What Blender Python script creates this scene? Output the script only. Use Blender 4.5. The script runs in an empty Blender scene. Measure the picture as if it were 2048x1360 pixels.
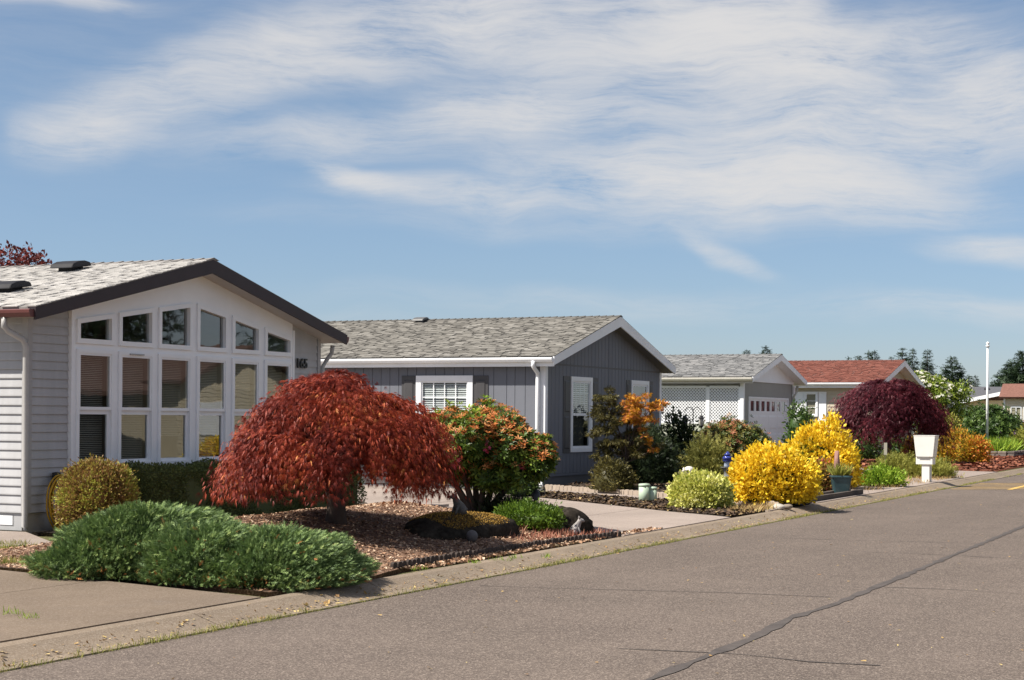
import bpy, bmesh, math, random
import numpy as np
from mathutils import Matrix, Vector
from mathutils.geometry import delaunay_2d_cdt

# ------------------------------------------------------------------ camera, sky, sun, exposure
SC = bpy.context.scene
COL = SC.collection
R = math.radians
F_PX, CX, CY, CAM_H = 3500.0, 1024.0, 838.0, 1.7      # calibrated on the 2048 x 1360 photograph
YAW, ROLL = R(23.56), R(.45)
_v = np.array([math.cos(YAW), math.sin(YAW), 0.0])
_r0 = np.array([math.sin(YAW), -math.cos(YAW), 0.0])
_z = np.array([0.0, 0.0, 1.0])
_u = math.cos(ROLL)*_z - math.sin(ROLL)*_r0
_r = math.cos(ROLL)*_r0 + math.sin(ROLL)*_z
CAMP = np.array([0.0, 0.0, CAM_H])
cam_data = bpy.data.cameras.new("camera")
cam = bpy.data.objects.new("camera", cam_data)
COL.objects.link(cam)
cam.matrix_world = Matrix(((_r[0], _u[0], -_v[0], 0), (_r[1], _u[1], -_v[1], 0), (_r[2], _u[2], -_v[2], CAM_H), (0, 0, 0, 1)))
cam_data.sensor_width = 36
cam_data.lens = 36*F_PX/2048
cam_data.shift_y = (CY-680)/2048
cam_data.clip_start = .1
cam_data.clip_end = 5000
SC.camera = cam
SC.view_settings.view_transform = 'Standard'
SC.view_settings.look = 'None'
SC.view_settings.gamma = 1
SC.view_settings.exposure = .78
SC.render.resolution_x, SC.render.resolution_y = 1024, 680
SC.cycles.use_denoising = True
SC.cycles.max_bounces = 8
SC.cycles.transparent_max_bounces = 12

SUN_EL = R(52)
SUN_H = np.array([-.66, .75, 0]); SUN_H /= np.linalg.norm(SUN_H)
SUN_DIR = Vector((SUN_H[0]*math.cos(SUN_EL), SUN_H[1]*math.cos(SUN_EL), math.sin(SUN_EL)))
sd = bpy.data.lights.new("sun", 'SUN')
sd.energy = 5.0
sd.angle = R(.53)
sd.color = (1.0, .94, .84)
so = bpy.data.objects.new("sun", sd)
COL.objects.link(so)
so.rotation_euler = SUN_DIR.to_track_quat('Z', 'Y').to_euler()
so.location = (0, 20, 40)

world = bpy.data.worlds.new("World")
SC.world = world
world.use_nodes = True
def build_world():
    nt = world.node_tree
    nt.nodes.clear()
    N = nt.nodes.new
    L = nt.links.new
    out = N('ShaderNodeOutputWorld')
    bg = N('ShaderNodeBackground')
    bg.inputs[1].default_value = .063
    sky = N('ShaderNodeTexSky')
    sky.sky_type = 'NISHITA'
    sky.sun_disc = False
    sky.sun_elevation = SUN_EL
    sky.sun_rotation = math.atan2(SUN_DIR.x, SUN_DIR.y)
    sky.air_density = 1.0
    sky.dust_density = .3
    sky.ozone_density = 6.0
    def math_(op, a, b=None, c=None):
        n = N('ShaderNodeMath'); n.operation = op
        for i, x in enumerate((a, b, c)):
            if x is None: continue
            if isinstance(x, (int, float)): n.inputs[i].default_value = x
            else: L(x, n.inputs[i])
        return n.outputs[0]
    tc = N('ShaderNodeTexCoord')
    sep = N('ShaderNodeSeparateXYZ')
    L(tc.outputs['Generated'], sep.inputs[0])
    az = math_('ARCTAN2', sep.outputs[1], sep.outputs[0])
    el = math_('ARCSINE', sep.outputs[2])
    U = math_('MULTIPLY', math_('SUBTRACT', YAW, az), 3.5)       # sky azimuth and elevation, in units of 1/3.5 rad
    V = math_('MULTIPLY', el, 3.5)
    cmb = N('ShaderNodeCombineXYZ'); L(U, cmb.inputs[0]); L(V, cmb.inputs[1])
    # slow warp so that the streaks bend
    wn = N('ShaderNodeTexNoise'); wn.inputs['Scale'].default_value = 2.2; wn.inputs['Detail'].default_value = 3
    L(cmb.outputs[0], wn.inputs['Vector'])
    wsub = N('ShaderNodeVectorMath'); wsub.operation = 'SUBTRACT'; wsub.inputs[1].default_value = (.5, .5, .5)
    L(wn.outputs['Color'], wsub.inputs[0])
    wsc = N('ShaderNodeVectorMath'); wsc.operation = 'MULTIPLY'; wsc.inputs[1].default_value = (.34, .14, 0)
    L(wsub.outputs[0], wsc.inputs[0])
    wad = N('ShaderNodeVectorMath'); wad.operation = 'ADD'
    L(cmb.outputs[0], wad.inputs[0]); L(wsc.outputs[0], wad.inputs[1])
    warped = wad.outputs[0]
    def blob(px, py, sx, sy, ang, amp):
        s = N('ShaderNodeVectorMath'); s.operation = 'SUBTRACT'
        s.inputs[1].default_value = ((px-1024)/1000, (838+ (px-1024)*.0079 - py)/1000, 0)
        L(warped, s.inputs[0])
        rot = N('ShaderNodeVectorRotate'); rot.rotation_type = 'Z_AXIS'; rot.inputs['Angle'].default_value = R(-ang)
        L(s.outputs[0], rot.inputs['Vector'])
        m = N('ShaderNodeVectorMath'); m.operation = 'MULTIPLY'; m.inputs[1].default_value = (1000/sx, 1000/sy, 0)
        L(rot.outputs[0], m.inputs[0])
        ln = N('ShaderNodeVectorMath'); ln.operation = 'LENGTH'
        L(m.outputs[0], ln.inputs[0])
        mr = N('ShaderNodeMapRange'); mr.interpolation_type = 'SMOOTHERSTEP'
        mr.inputs[1].default_value = 0; mr.inputs[2].default_value = 1; mr.inputs[3].default_value = amp; mr.inputs[4].default_value = 0
        L(ln.outputs['Value'], mr.inputs[0])
        return mr.outputs[0]
    blobs = [(380, 190, 470, 120, 22, .62), (170, 300, 200, 80, 8, .42), (760, 80, 520, 150, 10, .70), (1180, 50, 640, 170, -6, .70), (1480, 70, 380, 200, -24, .90),
             (1010, 230, 340, 80, 2, .75), (690, 290, 520, 80, 3, .42), (1330, 190, 640, 170, 0, .50), (1720, 290, 760, 160, 6, .85), (1350, 380, 660, 120, -5, .72),
             (2000, 190, 300, 130, -22, .70), (1650, 400, 560, 90, -4, .60), (900, 400, 420, 48, -3, .60), (700, 372, 170, 34, -12, .55), (1960, 510, 240, 46, -2, .60),
             (1470, 515, 170, 36, -22, .42), (110, 38, 280, 40, -2, .60), (1900, 630, 420, 46, -2, .30), (1100, 460, 900, 46, -2, .16), (1750, 110, 340, 110, 10, .55), (500, 640, 900, 40, 0, .12), (1250, 600, 900, 50, -1, .16)]
    tot = None
    for b in blobs:
        o = blob(*b)
        tot = o if tot is None else math_('ADD', tot, o)
    # thin veil over the upper sky, and cirrus all round outside the frame
    veil = N('ShaderNodeMapRange'); veil.interpolation_type = 'SMOOTHSTEP'; veil.inputs[1].default_value = .25; veil.inputs[2].default_value = .8; veil.inputs[4].default_value = .07
    L(V, veil.inputs[0])
    tot = math_('ADD', tot, veil.outputs[0])
    gn = N('ShaderNodeTexNoise'); gn.inputs['Scale'].default_value = 1.1; gn.inputs['Detail'].default_value = 4
    L(warped, gn.inputs['Vector'])
    outer = N('ShaderNodeMapRange'); outer.inputs[1].default_value = .3; outer.inputs[2].default_value = .7; outer.inputs[4].default_value = .50
    L(gn.outputs[0], outer.inputs[0])
    ringa = math_('ABSOLUTE', U)
    far = N('ShaderNodeMapRange'); far.inputs[1].default_value = 1.0; far.inputs[2].default_value = 1.5
    L(math_('MAXIMUM', ringa, math_('ADD', V, .15)), far.inputs[0])
    tot = math_('ADD', tot, math_('MULTIPLY', outer.outputs[0], far.outputs[0]))
    def streak(sx, sy, ang, det, rough, dist):
        mp = N('ShaderNodeMapping'); mp.inputs['Rotation'].default_value = (0, 0, R(ang)); mp.inputs['Scale'].default_value = (sx, sy, 1)
        L(warped, mp.inputs[0])
        n = N('ShaderNodeTexNoise'); n.inputs['Scale'].default_value = 1; n.inputs['Detail'].default_value = det
        n.inputs['Roughness'].default_value = rough; n.inputs['Distortion'].default_value = dist
        L(mp.outputs[0], n.inputs['Vector'])
        return n.outputs[0]
    s1 = streak(3.2, 17, -9, 10, .62, .35)
    s2 = streak(15, 105, -3, 10, .72, .15)
    s3 = streak(1.8, 5.5, 14, 5, .5, .9)
    ns = math_('ADD', math_('ADD', math_('MULTIPLY', s1, .50), math_('MULTIPLY', s2, .24)), math_('MULTIPLY', s3, .30))
    ctr = N('ShaderNodeMapRange'); ctr.inputs[1].default_value = .38; ctr.inputs[2].default_value = .62; ctr.inputs[3].default_value = .08; ctr.inputs[4].default_value = 1.35
    L(ns, ctr.inputs[0])
    soft = math_('MULTIPLY', tot, ctr.outputs[0])
    # saturating opacity: thin edges stay thin
    dens = math_('SUBTRACT', 1.0, math_('POWER', 2.718, math_('MULTIPLY', soft, -1.55)))
    ramp = N('ShaderNodeMapRange'); ramp.inputs[1].default_value = .0; ramp.inputs[2].default_value = 1.0; ramp.inputs[4].default_value = .97
    L(dens, ramp.inputs[0])
    mix = N('ShaderNodeMix'); mix.data_type = 'RGBA'
    L(ramp.outputs[0], mix.inputs['Factor'])
    tint = N('ShaderNodeMix'); tint.data_type = 'RGBA'; tint.blend_type = 'MULTIPLY'; tint.inputs['Factor'].default_value = 1
    hz = N('ShaderNodeMapRange'); hz.interpolation_type = 'SMOOTHSTEP'; hz.inputs[1].default_value = -.02; hz.inputs[2].default_value = .75
    L(V, hz.inputs[0])
    hc = N('ShaderNodeMix'); hc.data_type = 'RGBA'; L(hz.outputs[0], hc.inputs['Factor'])
    hc.inputs['A'].default_value = (.88, .90, 1.04, 1); hc.inputs['B'].default_value = (1.12, 1.02, .96, 1)
    L(hc.outputs['Result'], tint.inputs['B'])
    L(sky.outputs[0], tint.inputs['A'])
    L(tint.outputs['Result'], mix.inputs['A'])
    mix.inputs['B'].default_value = (7.0, 6.85, 6.75, 1)
    L(mix.outputs['Result'], bg.inputs[0])
    L(bg.outputs[0], out.inputs[0])
build_world()

# ------------------------------------------------------------------ helpers
def ray(px, py):
    return _v + (px-CX)/F_PX*_r - (py-CY)/F_PX*_u
def at(px, py, depth):                        # world point seen at a photo pixel, at a given distance
    return CAMP + depth*ray(px, py)
def rng(seed): return np.random.RandomState(seed)

def tag(o, label, cat, group=None, kind=None):
    o['label'] = label
    if cat: o['category'] = cat
    if group: o['group'] = group
    if kind: o['kind'] = kind
    return o
def thing(name, label, cat, loc=(0, 0, 0), rz=0.0, group=None):
    o = bpy.data.objects.new(name, None)
    o.empty_display_size = .2
    COL.objects.link(o)
    o.location = loc
    o.rotation_euler = (0, 0, rz)
    return tag(o, label, cat, group)
def link(name, me, parent=None, loc=None, kind=None):
    o = bpy.data.objects.new(name, me)
    COL.objects.link(o)
    if parent is not None: o.parent = parent
    if loc is not None: o.location = loc
    if kind: o['kind'] = kind
    return o

class MB:
    def __init__(s): s.v = []; s.f = []
    def add(s, vs, fs):
        b = len(s.v); s.v += [tuple(map(float, p)) for p in vs]; s.f += [tuple(b+i for i in f) for f in fs]; return s
    def box(s, x0, x1, y0, y1, z0, z1):
        return s.add([(x0,y0,z0),(x1,y0,z0),(x1,y1,z0),(x0,y1,z0),(x0,y0,z1),(x1,y0,z1),(x1,y1,z1),(x0,y1,z1)],
                     [(0,3,2,1),(4,5,6,7),(0,1,5,4),(1,2,6,5),(2,3,7,6),(3,0,4,7)])
    def loft(s, a, b):                         # two equal polygons, joined and capped
        n = len(a)
        return s.add(list(a)+list(b), [tuple(range(n))[::-1], tuple(range(n, 2*n))]+[(i, (i+1) % n, n+(i+1) % n, n+i) for i in range(n)])
    def prism_xz(s, poly, y0, y1): return s.loft([(x, y1, z) for x, z in poly], [(x, y0, z) for x, z in poly])
    def prism_yz(s, poly, x0, x1): return s.loft([(x0, y, z) for y, z in poly], [(x1, y, z) for y, z in poly])
    def prism_xy(s, poly, z0, z1): return s.loft([(x, y, z0) for x, y in poly], [(x, y, z1) for x, y in poly])
    def tube(s, path, rad, n=8):
        path = [Vector(p) for p in path]
        if not hasattr(rad, '__len__'): rad = [rad]*len(path)
        rings = []
        up = Vector((.12, .31, .94))
        for i, p in enumerate(path):
            t = (path[min(i+1, len(path)-1)]-path[max(i-1, 0)]).normalized()
            x = t.cross(up)
            if x.length < .05: x = t.cross(Vector((1, 0, 0)))
            x.normalize(); y = t.cross(x)
            rings.append([p+(x*math.cos(2*math.pi*k/n)+y*math.sin(2*math.pi*k/n))*rad[i] for k in range(n)])
        vs = [q for rg in rings for q in rg]
        fs = [(i*n+k, i*n+(k+1) % n, (i+1)*n+(k+1) % n, (i+1)*n+k) for i in range(len(rings)-1) for k in range(n)]
        fs += [tuple(range(n))[::-1], tuple(range((len(rings)-1)*n, len(rings)*n))]
        return s.add(vs, fs)
    def lathe(s, prof, c=(0, 0, 0), n=16):
        vs = [(c[0]+r*math.cos(2*math.pi*k/n), c[1]+r*math.sin(2*math.pi*k/n), c[2]+z) for r, z in prof for k in range(n)]
        fs = [(i*n+k, i*n+(k+1) % n, (i+1)*n+(k+1) % n, (i+1)*n+k) for i in range(len(prof)-1) for k in range(n)]
        fs += [tuple(range(n))[::-1], tuple(range((len(prof)-1)*n, len(prof)*n))]
        return s.add(vs, fs)
    def mesh(s, mat, smooth=False):
        me = bpy.data.meshes.new("m"); me.from_pydata(s.v, [], s.f); me.validate()
        bm = bmesh.new(); bm.from_mesh(me); bmesh.ops.recalc_face_normals(bm, faces=bm.faces); bm.to_mesh(me); bm.free()
        if mat: me.materials.append(mat)
        if smooth: me.polygons.foreach_set('use_smooth', [True]*len(me.polygons))
        return me
    def build(s, name, mat, parent=None, smooth=False, loc=None, kind=None, bevel=0):
        o = link(name, s.mesh(mat, smooth), parent, loc, kind)
        if bevel:
            m = o.modifiers.new('b', 'BEVEL'); m.width = bevel; m.segments = 2; m.limit_method = 'ANGLE'
        return o

# ------------------------------------------------------------------ materials
MATS = {}
def mat(name, col, rough=.7, var=.12, scale=6.0, bump=0.0, bscale=60.0, spec=.4, metal=0.0, col2=None, stretch=(1, 1, 1), fine=0.0):
    if name in MATS: return MATS[name]
    m = bpy.data.materials.new(name); m.use_nodes = True
    nt = m.node_tree; N = nt.nodes.new; L = nt.links.new
    p = nt.nodes['Principled BSDF']
    p.inputs['Roughness'].default_value = rough
    p.inputs['Metallic'].default_value = metal
    p.inputs['Specular IOR Level'].default_value = spec
    tc = N('ShaderNodeTexCoord')
    mp = N('ShaderNodeMapping'); mp.inputs['Scale'].default_value = stretch
    L(tc.outputs['Object'], mp.inputs[0])
    n = N('ShaderNodeTexNoise'); n.inputs['Scale'].default_value = scale; n.inputs['Detail'].default_value = 6; n.inputs['Roughness'].default_value = .6
    L(mp.outputs[0], n.inputs['Vector'])
    mr = N('ShaderNodeMapRange'); mr.inputs[1].default_value = .3; mr.inputs[2].default_value = .7
    L(n.outputs[0], mr.inputs[0])
    mx = N('ShaderNodeMix'); mx.data_type = 'RGBA'
    a = tuple(c*(1-var) for c in col); b = col2 if col2 else tuple(min(1, c*(1+var)) for c in col)
    mx.inputs['A'].default_value = (*a, 1); mx.inputs['B'].default_value = (*b, 1)
    L(mr.outputs[0], mx.inputs['Factor'])
    colout = mx.outputs['Result']
    if fine:
        f = N('ShaderNodeTexNoise'); f.inputs['Scale'].default_value = bscale; f.inputs['Detail'].default_value = 3
        L(tc.outputs['Object'], f.inputs['Vector'])
        fr = N('ShaderNodeMapRange'); fr.inputs[1].default_value = .3; fr.inputs[2].default_value = .7
        fr.inputs[3].default_value = 1-fine; fr.inputs[4].default_value = 1+fine
        L(f.outputs[0], fr.inputs[0])
        mm = N('ShaderNodeVectorMath'); mm.operation = 'SCALE'
        L(colout, mm.inputs[0]); L(fr.outputs[0], mm.inputs['Scale'])
        colout = mm.outputs[0]
    L(colout, p.inputs['Base Color'])
    if bump:
        bn = N('ShaderNodeTexNoise'); bn.inputs['Scale'].default_value = bscale; bn.inputs['Detail'].default_value = 4
        L(tc.outputs['Object'], bn.inputs['Vector'])
        bp = N('ShaderNodeBump'); bp.inputs['Strength'].default_value = bump; bp.inputs['Distance'].default_value = .01
        L(bn.outputs[0], bp.inputs['Height']); L(bp.outputs[0], p.inputs['Normal'])
    MATS[name] = m
    return m
def tintmat(name, cols, rough=.6, trans=.0, spec=.3, noise=0.0, nscale=8.0):
    """colour picked piece by piece from the 'tint' attribute; trans mixes in light passing through leaves"""
    if name in MATS: return MATS[name]
    m = bpy.data.materials.new(name); m.use_nodes = True
    nt = m.node_tree; N = nt.nodes.new; L = nt.links.new
    p = nt.nodes['Principled BSDF']; out = nt.nodes['Material Output']
    p.inputs['Roughness'].default_value = rough
    p.inputs['Specular IOR Level'].default_value = spec
    at_ = N('ShaderNodeAttribute'); at_.attribute_name = 'tint'
    rp = N('ShaderNodeValToRGB')
    while len(rp.color_ramp.elements) < len(cols): rp.color_ramp.elements.new(.5)
    for i, (pos, c) in enumerate(cols):
        e = rp.color_ramp.elements[i]; e.position = pos; e.color = (*c, 1)
    L(at_.outputs['Fac'], rp.inputs[0])
    c = rp.outputs[0]
    if noise:
        tc = N('ShaderNodeTexCoord'); f = N('ShaderNodeTexNoise'); f.inputs['Scale'].default_value = nscale; f.inputs['Detail'].default_value = 4
        L(tc.outputs['Object'], f.inputs['Vector'])
        fr = N('ShaderNodeMapRange'); fr.inputs[1].default_value = .3; fr.inputs[2].default_value = .7; fr.inputs[3].default_value = 1-noise; fr.inputs[4].default_value = 1+noise
        L(f.outputs[0], fr.inputs[0])
        mm = N('ShaderNodeVectorMath'); mm.operation = 'SCALE'; L(c, mm.inputs[0]); L(fr.outputs[0], mm.inputs['Scale'])
        c = mm.outputs[0]
    L(c, p.inputs['Base Color'])
    if trans:
        tr = N('ShaderNodeBsdfTranslucent'); L(c, tr.inputs[0])
        ms = N('ShaderNodeMixShader'); ms.inputs[0].default_value = trans
        L(p.outputs[0], ms.inputs[1]); L(tr.outputs[0], ms.inputs[2]); L(ms.outputs[0], out.inputs[0])
    MATS[name] = m
    return m
def glassmat():
    m = bpy.data.materials.new('window_glass'); m.use_nodes = True
    nt = m.node_tree; nt.nodes.clear(); N = nt.nodes.new; L = nt.links.new
    out = N('ShaderNodeOutputMaterial')
    tr = N('ShaderNodeBsdfTransparent'); tr.inputs[0].default_value = (.72, .75, .74, 1)
    gl = N('ShaderNodeBsdfGlossy'); gl.inputs['Roughness'].default_value = .015; gl.inputs[0].default_value = (.95, .97, .97, 1)
    tc = N('ShaderNodeTexCoord'); wn = N('ShaderNodeTexNoise'); wn.inputs['Scale'].default_value = 1.7
    L(tc.outputs['Object'], wn.inputs['Vector'])
    bp = N('ShaderNodeBump'); bp.inputs['Strength'].default_value = .05; bp.inputs['Distance'].default_value = .02
    L(wn.outputs[0], bp.inputs['Height']); L(bp.outputs[0], gl.inputs['Normal'])
    # the same reflectance from both sides of a thin pane (Schlick)
    geo = N('ShaderNodeNewGeometry'); dt = N('ShaderNodeVectorMath'); dt.operation = 'DOT_PRODUCT'
    L(geo.outputs['Normal'], dt.inputs[0]); L(geo.outputs['Incoming'], dt.inputs[1])
    def mth(op, a, b):
        n = N('ShaderNodeMath'); n.operation = op
        for i_, x_ in enumerate((a, b)):
            if x_ is None: continue
            if isinstance(x_, (int, float)): n.inputs[i_].default_value = x_
            else: L(x_, n.inputs[i_])
        return n.outputs[0]
    k = mth('POWER', mth('SUBTRACT', 1.0, mth('ABSOLUTE', dt.outputs['Value'], None)), 4.0)
    fac = mth('ADD', mth('MULTIPLY', k, .87), .13)
    ms = N('ShaderNodeMixShader'); L(fac, ms.inputs[0]); L(tr.outputs[0], ms.inputs[1]); L(gl.outputs[0], ms.inputs[2])
    L(ms.outputs[0], out.inputs[0])
    return m
GLASS = glassmat()
WHITE = mat('white_paint', (.82, .83, .855), .5, .05, 1.5, .05, 80)
WHITE_SH = mat('white_trim', (.82, .83, .855), .45, .04, 2)
CONC = None

def ground_mat(name, base, dark, speck, sscale=180., nscale=1.3, spd=.35, crack=False, stain=None):
    m = bpy.data.materials.new(name); m.use_nodes = True
    nt = m.node_tree; N = nt.nodes.new; L = nt.links.new
    p = nt.nodes['Principled BSDF']; p.inputs['Roughness'].default_value = .92; p.inputs['Specular IOR Level'].default_value = .2
    geo = N('ShaderNodeNewGeometry')
    def noise(scale, det=5, rough=.6, vec=None, dist=0):
        n = N('ShaderNodeTexNoise'); n.inputs['Scale'].default_value = scale; n.inputs['Detail'].default_value = det
        n.inputs['Roughness'].default_value = rough; n.inputs['Distortion'].default_value = dist
        L(vec or geo.outputs['Position'], n.inputs['Vector']); return n.outputs[0]
    def rmap(x, a, b, c=0., d=1.):
        mr = N('ShaderNodeMapRange'); mr.inputs[1].default_value = a; mr.inputs[2].default_value = b; mr.inputs[3].default_value = c; mr.inputs[4].default_value = d
        L(x, mr.inputs[0]); return mr.outputs[0]
    def mixc(f, a, b, mode='MIX'):
        mx = N('ShaderNodeMix'); mx.data_type = 'RGBA'; mx.blend_type = mode
        L(f, mx.inputs['Factor'])
        for k, x in (('A', a), ('B', b)):
            if isinstance(x, tuple): mx.inputs[k].default_value = (*x, 1)
            else: L(x, mx.inputs[k])
        return mx.outputs['Result']
    c = mixc(rmap(noise(nscale, 6, .65), .35, .68), dark, base)
    mp = N('ShaderNodeMapping'); mp.inputs['Scale'].default_value = (.14, 1.1, 1); L(geo.outputs['Position'], mp.inputs[0])
    c = mixc(rmap(noise(1.0, 4, .6, mp.outputs[0]), .45, .72, 0, .6), c, tuple(x*.88 for x in dark))                      # long wheel-worn bands
    c = mixc(rmap(noise(.16, 4, .6, None, .6), .42, .62, 0, .55), c, tuple(x*.74 for x in dark))           # broad worn and patched areas
    if stain: c = mixc(rmap(noise(.55, 6, .7, None, 1.2), .56, .68, 0, .7), c, stain)
    v = N('ShaderNodeTexVoronoi'); v.inputs['Scale'].default_value = sscale; L(geo.outputs['Position'], v.inputs['Vector'])
    sepc = N('ShaderNodeSeparateColor'); L(v.outputs['Color'], sepc.inputs[0])
    c = mixc(rmap(sepc.outputs[0], .55, 1.0, 0, spd*1.5), c, speck)
    c = mixc(rmap(sepc.outputs[1], .6, 1.0, 0, spd), c, tuple(x*.45 for x in dark))
    L(c, p.inputs['Base Color'])
    bp = N('ShaderNodeBump'); bp.inputs['Strength'].default_value = .5; bp.inputs['Distance'].default_value = .006
    L(v.outputs['Distance'], bp.inputs['Height']); L(bp.outputs[0], p.inputs['Normal'])
    MATS[name] = m
    return m
ASPHALT = ground_mat('asphalt', (.130, .103, .087), (.096, .076, .065), (.33, .27, .225), 95, .8, .46)
CONC = ground_mat('concrete', (.335, .272, .236), (.272, .22, .19), (.52, .47, .42), 160, .8, .22, stain=(.26, .22, .19))
CONC_OLD = ground_mat('old_concrete', (.205, .156, .114), (.150, .113, .083), (.34, .28, .23), 110, 1.0, .30, stain=(.145, .12, .10))
CURBM = ground_mat('curb_concrete', (.265, .205, .15), (.205, .158, .115), (.40, .34, .28), 110, 1.6, .30, stain=(.20, .175, .13))
SOIL = ground_mat('soil', (.20, .115, .075), (.11, .065, .045), (.36, .24, .17), 60, 2.0, .5)
SOIL_DK = ground_mat('dark_soil', (.050, .036, .028), (.026, .02, .016), (.16, .11, .07), 50, 2.0, .5)
SOIL_RED = ground_mat('red_bark', (.19, .065, .038), (.11, .036, .022), (.30, .12, .07), 40, 2.0, .5)
LAWN = ground_mat('lawn', (.135, .135, .05), (.07, .075, .03), (.24, .2, .1), 40, .7, .5)
TAR = mat('tar', (.070, .058, .052), .85, .25, 5, .3, 120)
YPAINT = mat('yellow_road_paint', (.50, .32, .09), .8, .25, 4, .2, 90)

# ------------------------------------------------------------------ ground, road, kerb, paving
def struct(o): o['kind'] = 'structure'; return o
prof = [(-900, .08), (-.75, .08), (-.45, -.06), (7.85, -.06), (8.05, .07), (12, .08), (1500, .08)]
mb = MB()
xs = [-300, -40, 0, 20, 40, 70, 120, 300, 2500]
mb.add([(x, y, z) for x in xs for y, z in prof], [(i*7+j, (i+1)*7+j, (i+1)*7+j+1, i*7+j+1) for i in range(len(xs)-1) for j in range(6)])
ground = struct(mb.build('ground', LAWN)); ground['label'] = 'open ground of the lots along the street'
mb = MB()
mb.add([(-60, -.35, 0), (400, -.35, 0), (400, 7.72, 0), (-60, 7.72, 0), (-60, 3.75, .012), (400, 3.75, .012)], [(0, 1, 5, 4), (4, 5, 2, 3)])
road = struct(mb.build('road', ASPHALT)); road['label'] = 'worn grey asphalt street'

def ribbon(name, pts, w, m, parent, z=.016, seed=0, jit=.3):
    rs = rng(seed); P = []
    for (a, b) in zip(pts[:-1], pts[1:]):
        n = max(2, int(math.dist(a, b)/.25))
        P += [(a[0]+(b[0]-a[0])*i/n, a[1]+(b[1]-a[1])*i/n) for i in range(n)]
    P.append(pts[-1])
    P = np.array(P); w0 = np.cumsum(rs.randn(len(P)))*.0025+rs.randn(len(P))*.003
    w0 -= np.linspace(w0[0], w0[-1], len(P))
    T = np.gradient(P, axis=0); T /= np.linalg.norm(T, axis=1)[:, None]; Nn = np.stack([-T[:, 1], T[:, 0]], 1)
    ww = w*(1+jit*rs.uniform(-1, 1, len(P)))
    Pc = P+Nn*(w0*min(1, w*20))[:, None]
    A = Pc+Nn*ww[:, None]/2; B = Pc-Nn*ww[:, None]/2
    zz = lambda y: z+.012*(1-abs(y-3.75)/4.0)-.012
    m_ = MB(); n = len(P)
    m_.add([(x, y, zz(y)) for x, y in A]+[(x, y, zz(y)) for x, y in B], [(i, i+1, n+i+1, n+i) for i in range(n-1)])
    return m_.build(name, m, parent)
ribbon('tar_seam', [(5, 3.74), (13.2, 3.73), (14.7, 3.82), (16.0, 3.74), (29, 3.76), (60, 3.74)], .09, TAR, road, .017, 1, .6)
def gpt(px, py, z=0.0):
    d = ray(px, py); t = (z-CAM_H)/d[2]; p = CAMP+t*d; return (float(p[0]), float(p[1]))
for i, c in enumerate([[(1200, 1180), (1440, 1187), (1660, 1197)], [(1770, 1177), (1900, 1181), (2050, 1190)], [(1230, 1300), (1480, 1312), (1620, 1327), (1760, 1334)],
                       [(1560, 1077), (1760, 1083), (1960, 1089)], [(1580, 1100), (1800, 1108), (2050, 1120)], [(1700, 1017), (1900, 1020), (2050, 1024)], [(960, 1172), (1100, 1177), (1200, 1180)],
                       [(1900, 1064), (1985, 1066)]]):
    ribbon('crack', [gpt(*p) for p in c], .022, TAR, road, .0165, 10+i, .6)
for i, (a, b) in enumerate([((45.3, 7.55), (46.6, 5.7)), ((46.4, 7.55), (47.7, 5.7)), ((47.5, 7.55), (48.9, 5.7)), ((48.7, 7.55), (50.0, 5.7)), ((49.8, 7.55), (51.3, 5.7))]):
    ribbon('painted_stripe', [a, b], .17, YPAINT, road, .0185, 40+i, .15)
ribbon('painted_stripe', [(45.6, 6.15), (56, 6.15)], .15, YPAINT, road, .0205, 47, .15)

kerb = struct(bpy.data.objects.new('kerb', None)); COL.objects.link(kerb); kerb['label'] = 'low rolled concrete kerb along the street'
kprof = [(7.70, -.05), (7.70, .012), (7.80, .022), (7.96, .075), (8.03, .102), (8.13, .112), (8.16, .10), (8.16, -.05)]
kme = MB().prism_yz(kprof, 0, 2.982).mesh(CURBM)
for i in range(-3, 46): link('kerb_segment', kme, kerb, (3*i, 0, 0))
kfar = MB().prism_yz([(-y+7.3, z) for y, z in kprof], -30, 150).build('kerb_segment', CURBM, kerb); kfar['label'] = 'kerb on the near side of the street'

def slabs(name, label, polys, m, z=.15):
    root = struct(bpy.data.objects.new(name, None)); COL.objects.link(root); root['label'] = label
    for q in polys:
        c = np.mean(q, axis=0)
        qq = [tuple(np.array(p)+(c-np.array(p))/np.linalg.norm(c-np.array(p))*.012) for p in q]
        MB().prism_xy(qq, -.02, z).build('slab', m, root)
    return root
def grid_quads(A, B, C, D, us, vs):
    A, B, C, D = map(np.array, (A, B, C, D))
    P = lambda u, v: (A*(1-u)+B*u)*(1-v)+(D*(1-u)+C*u)*v
    return [[tuple(P(u0, v0)), tuple(P(u1, v0)), tuple(P(u1, v1)), tuple(P(u0, v1))] for u0, u1 in zip(us[:-1], us[1:]) for v0, v1 in zip(vs[:-1], vs[1:])]
slabs('driveway', 'brown stained concrete driveway in the left foreground', grid_quads((2, 8.165), (13.25, 8.165), (14.75, 13.4), (2, 13.4), [0, .3, .62, 1], [0, .42, 1])
      + grid_quads((2, 13.4), (14.75, 13.4), (14.9, 30), (2, 30), [0, .5, 1], [0, .4, 1]), CONC_OLD, .116)
slabs('walkway', 'pale concrete path beside the large windowed house', [[(15.0, 14.0), (17.3, 13.6), (18.75, 15.2), (18.75, 20), (15.0, 20)]], CONC, .15)
slabs('front_path', 'concrete path between clipped hedge and bark bed', grid_quads((19.6, 13.75), (28.4, 13.6), (28.4, 14.25), (19.6, 14.3), [0, .25, .5, .75, 1], [0, 1]), CONC, .165)
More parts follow.
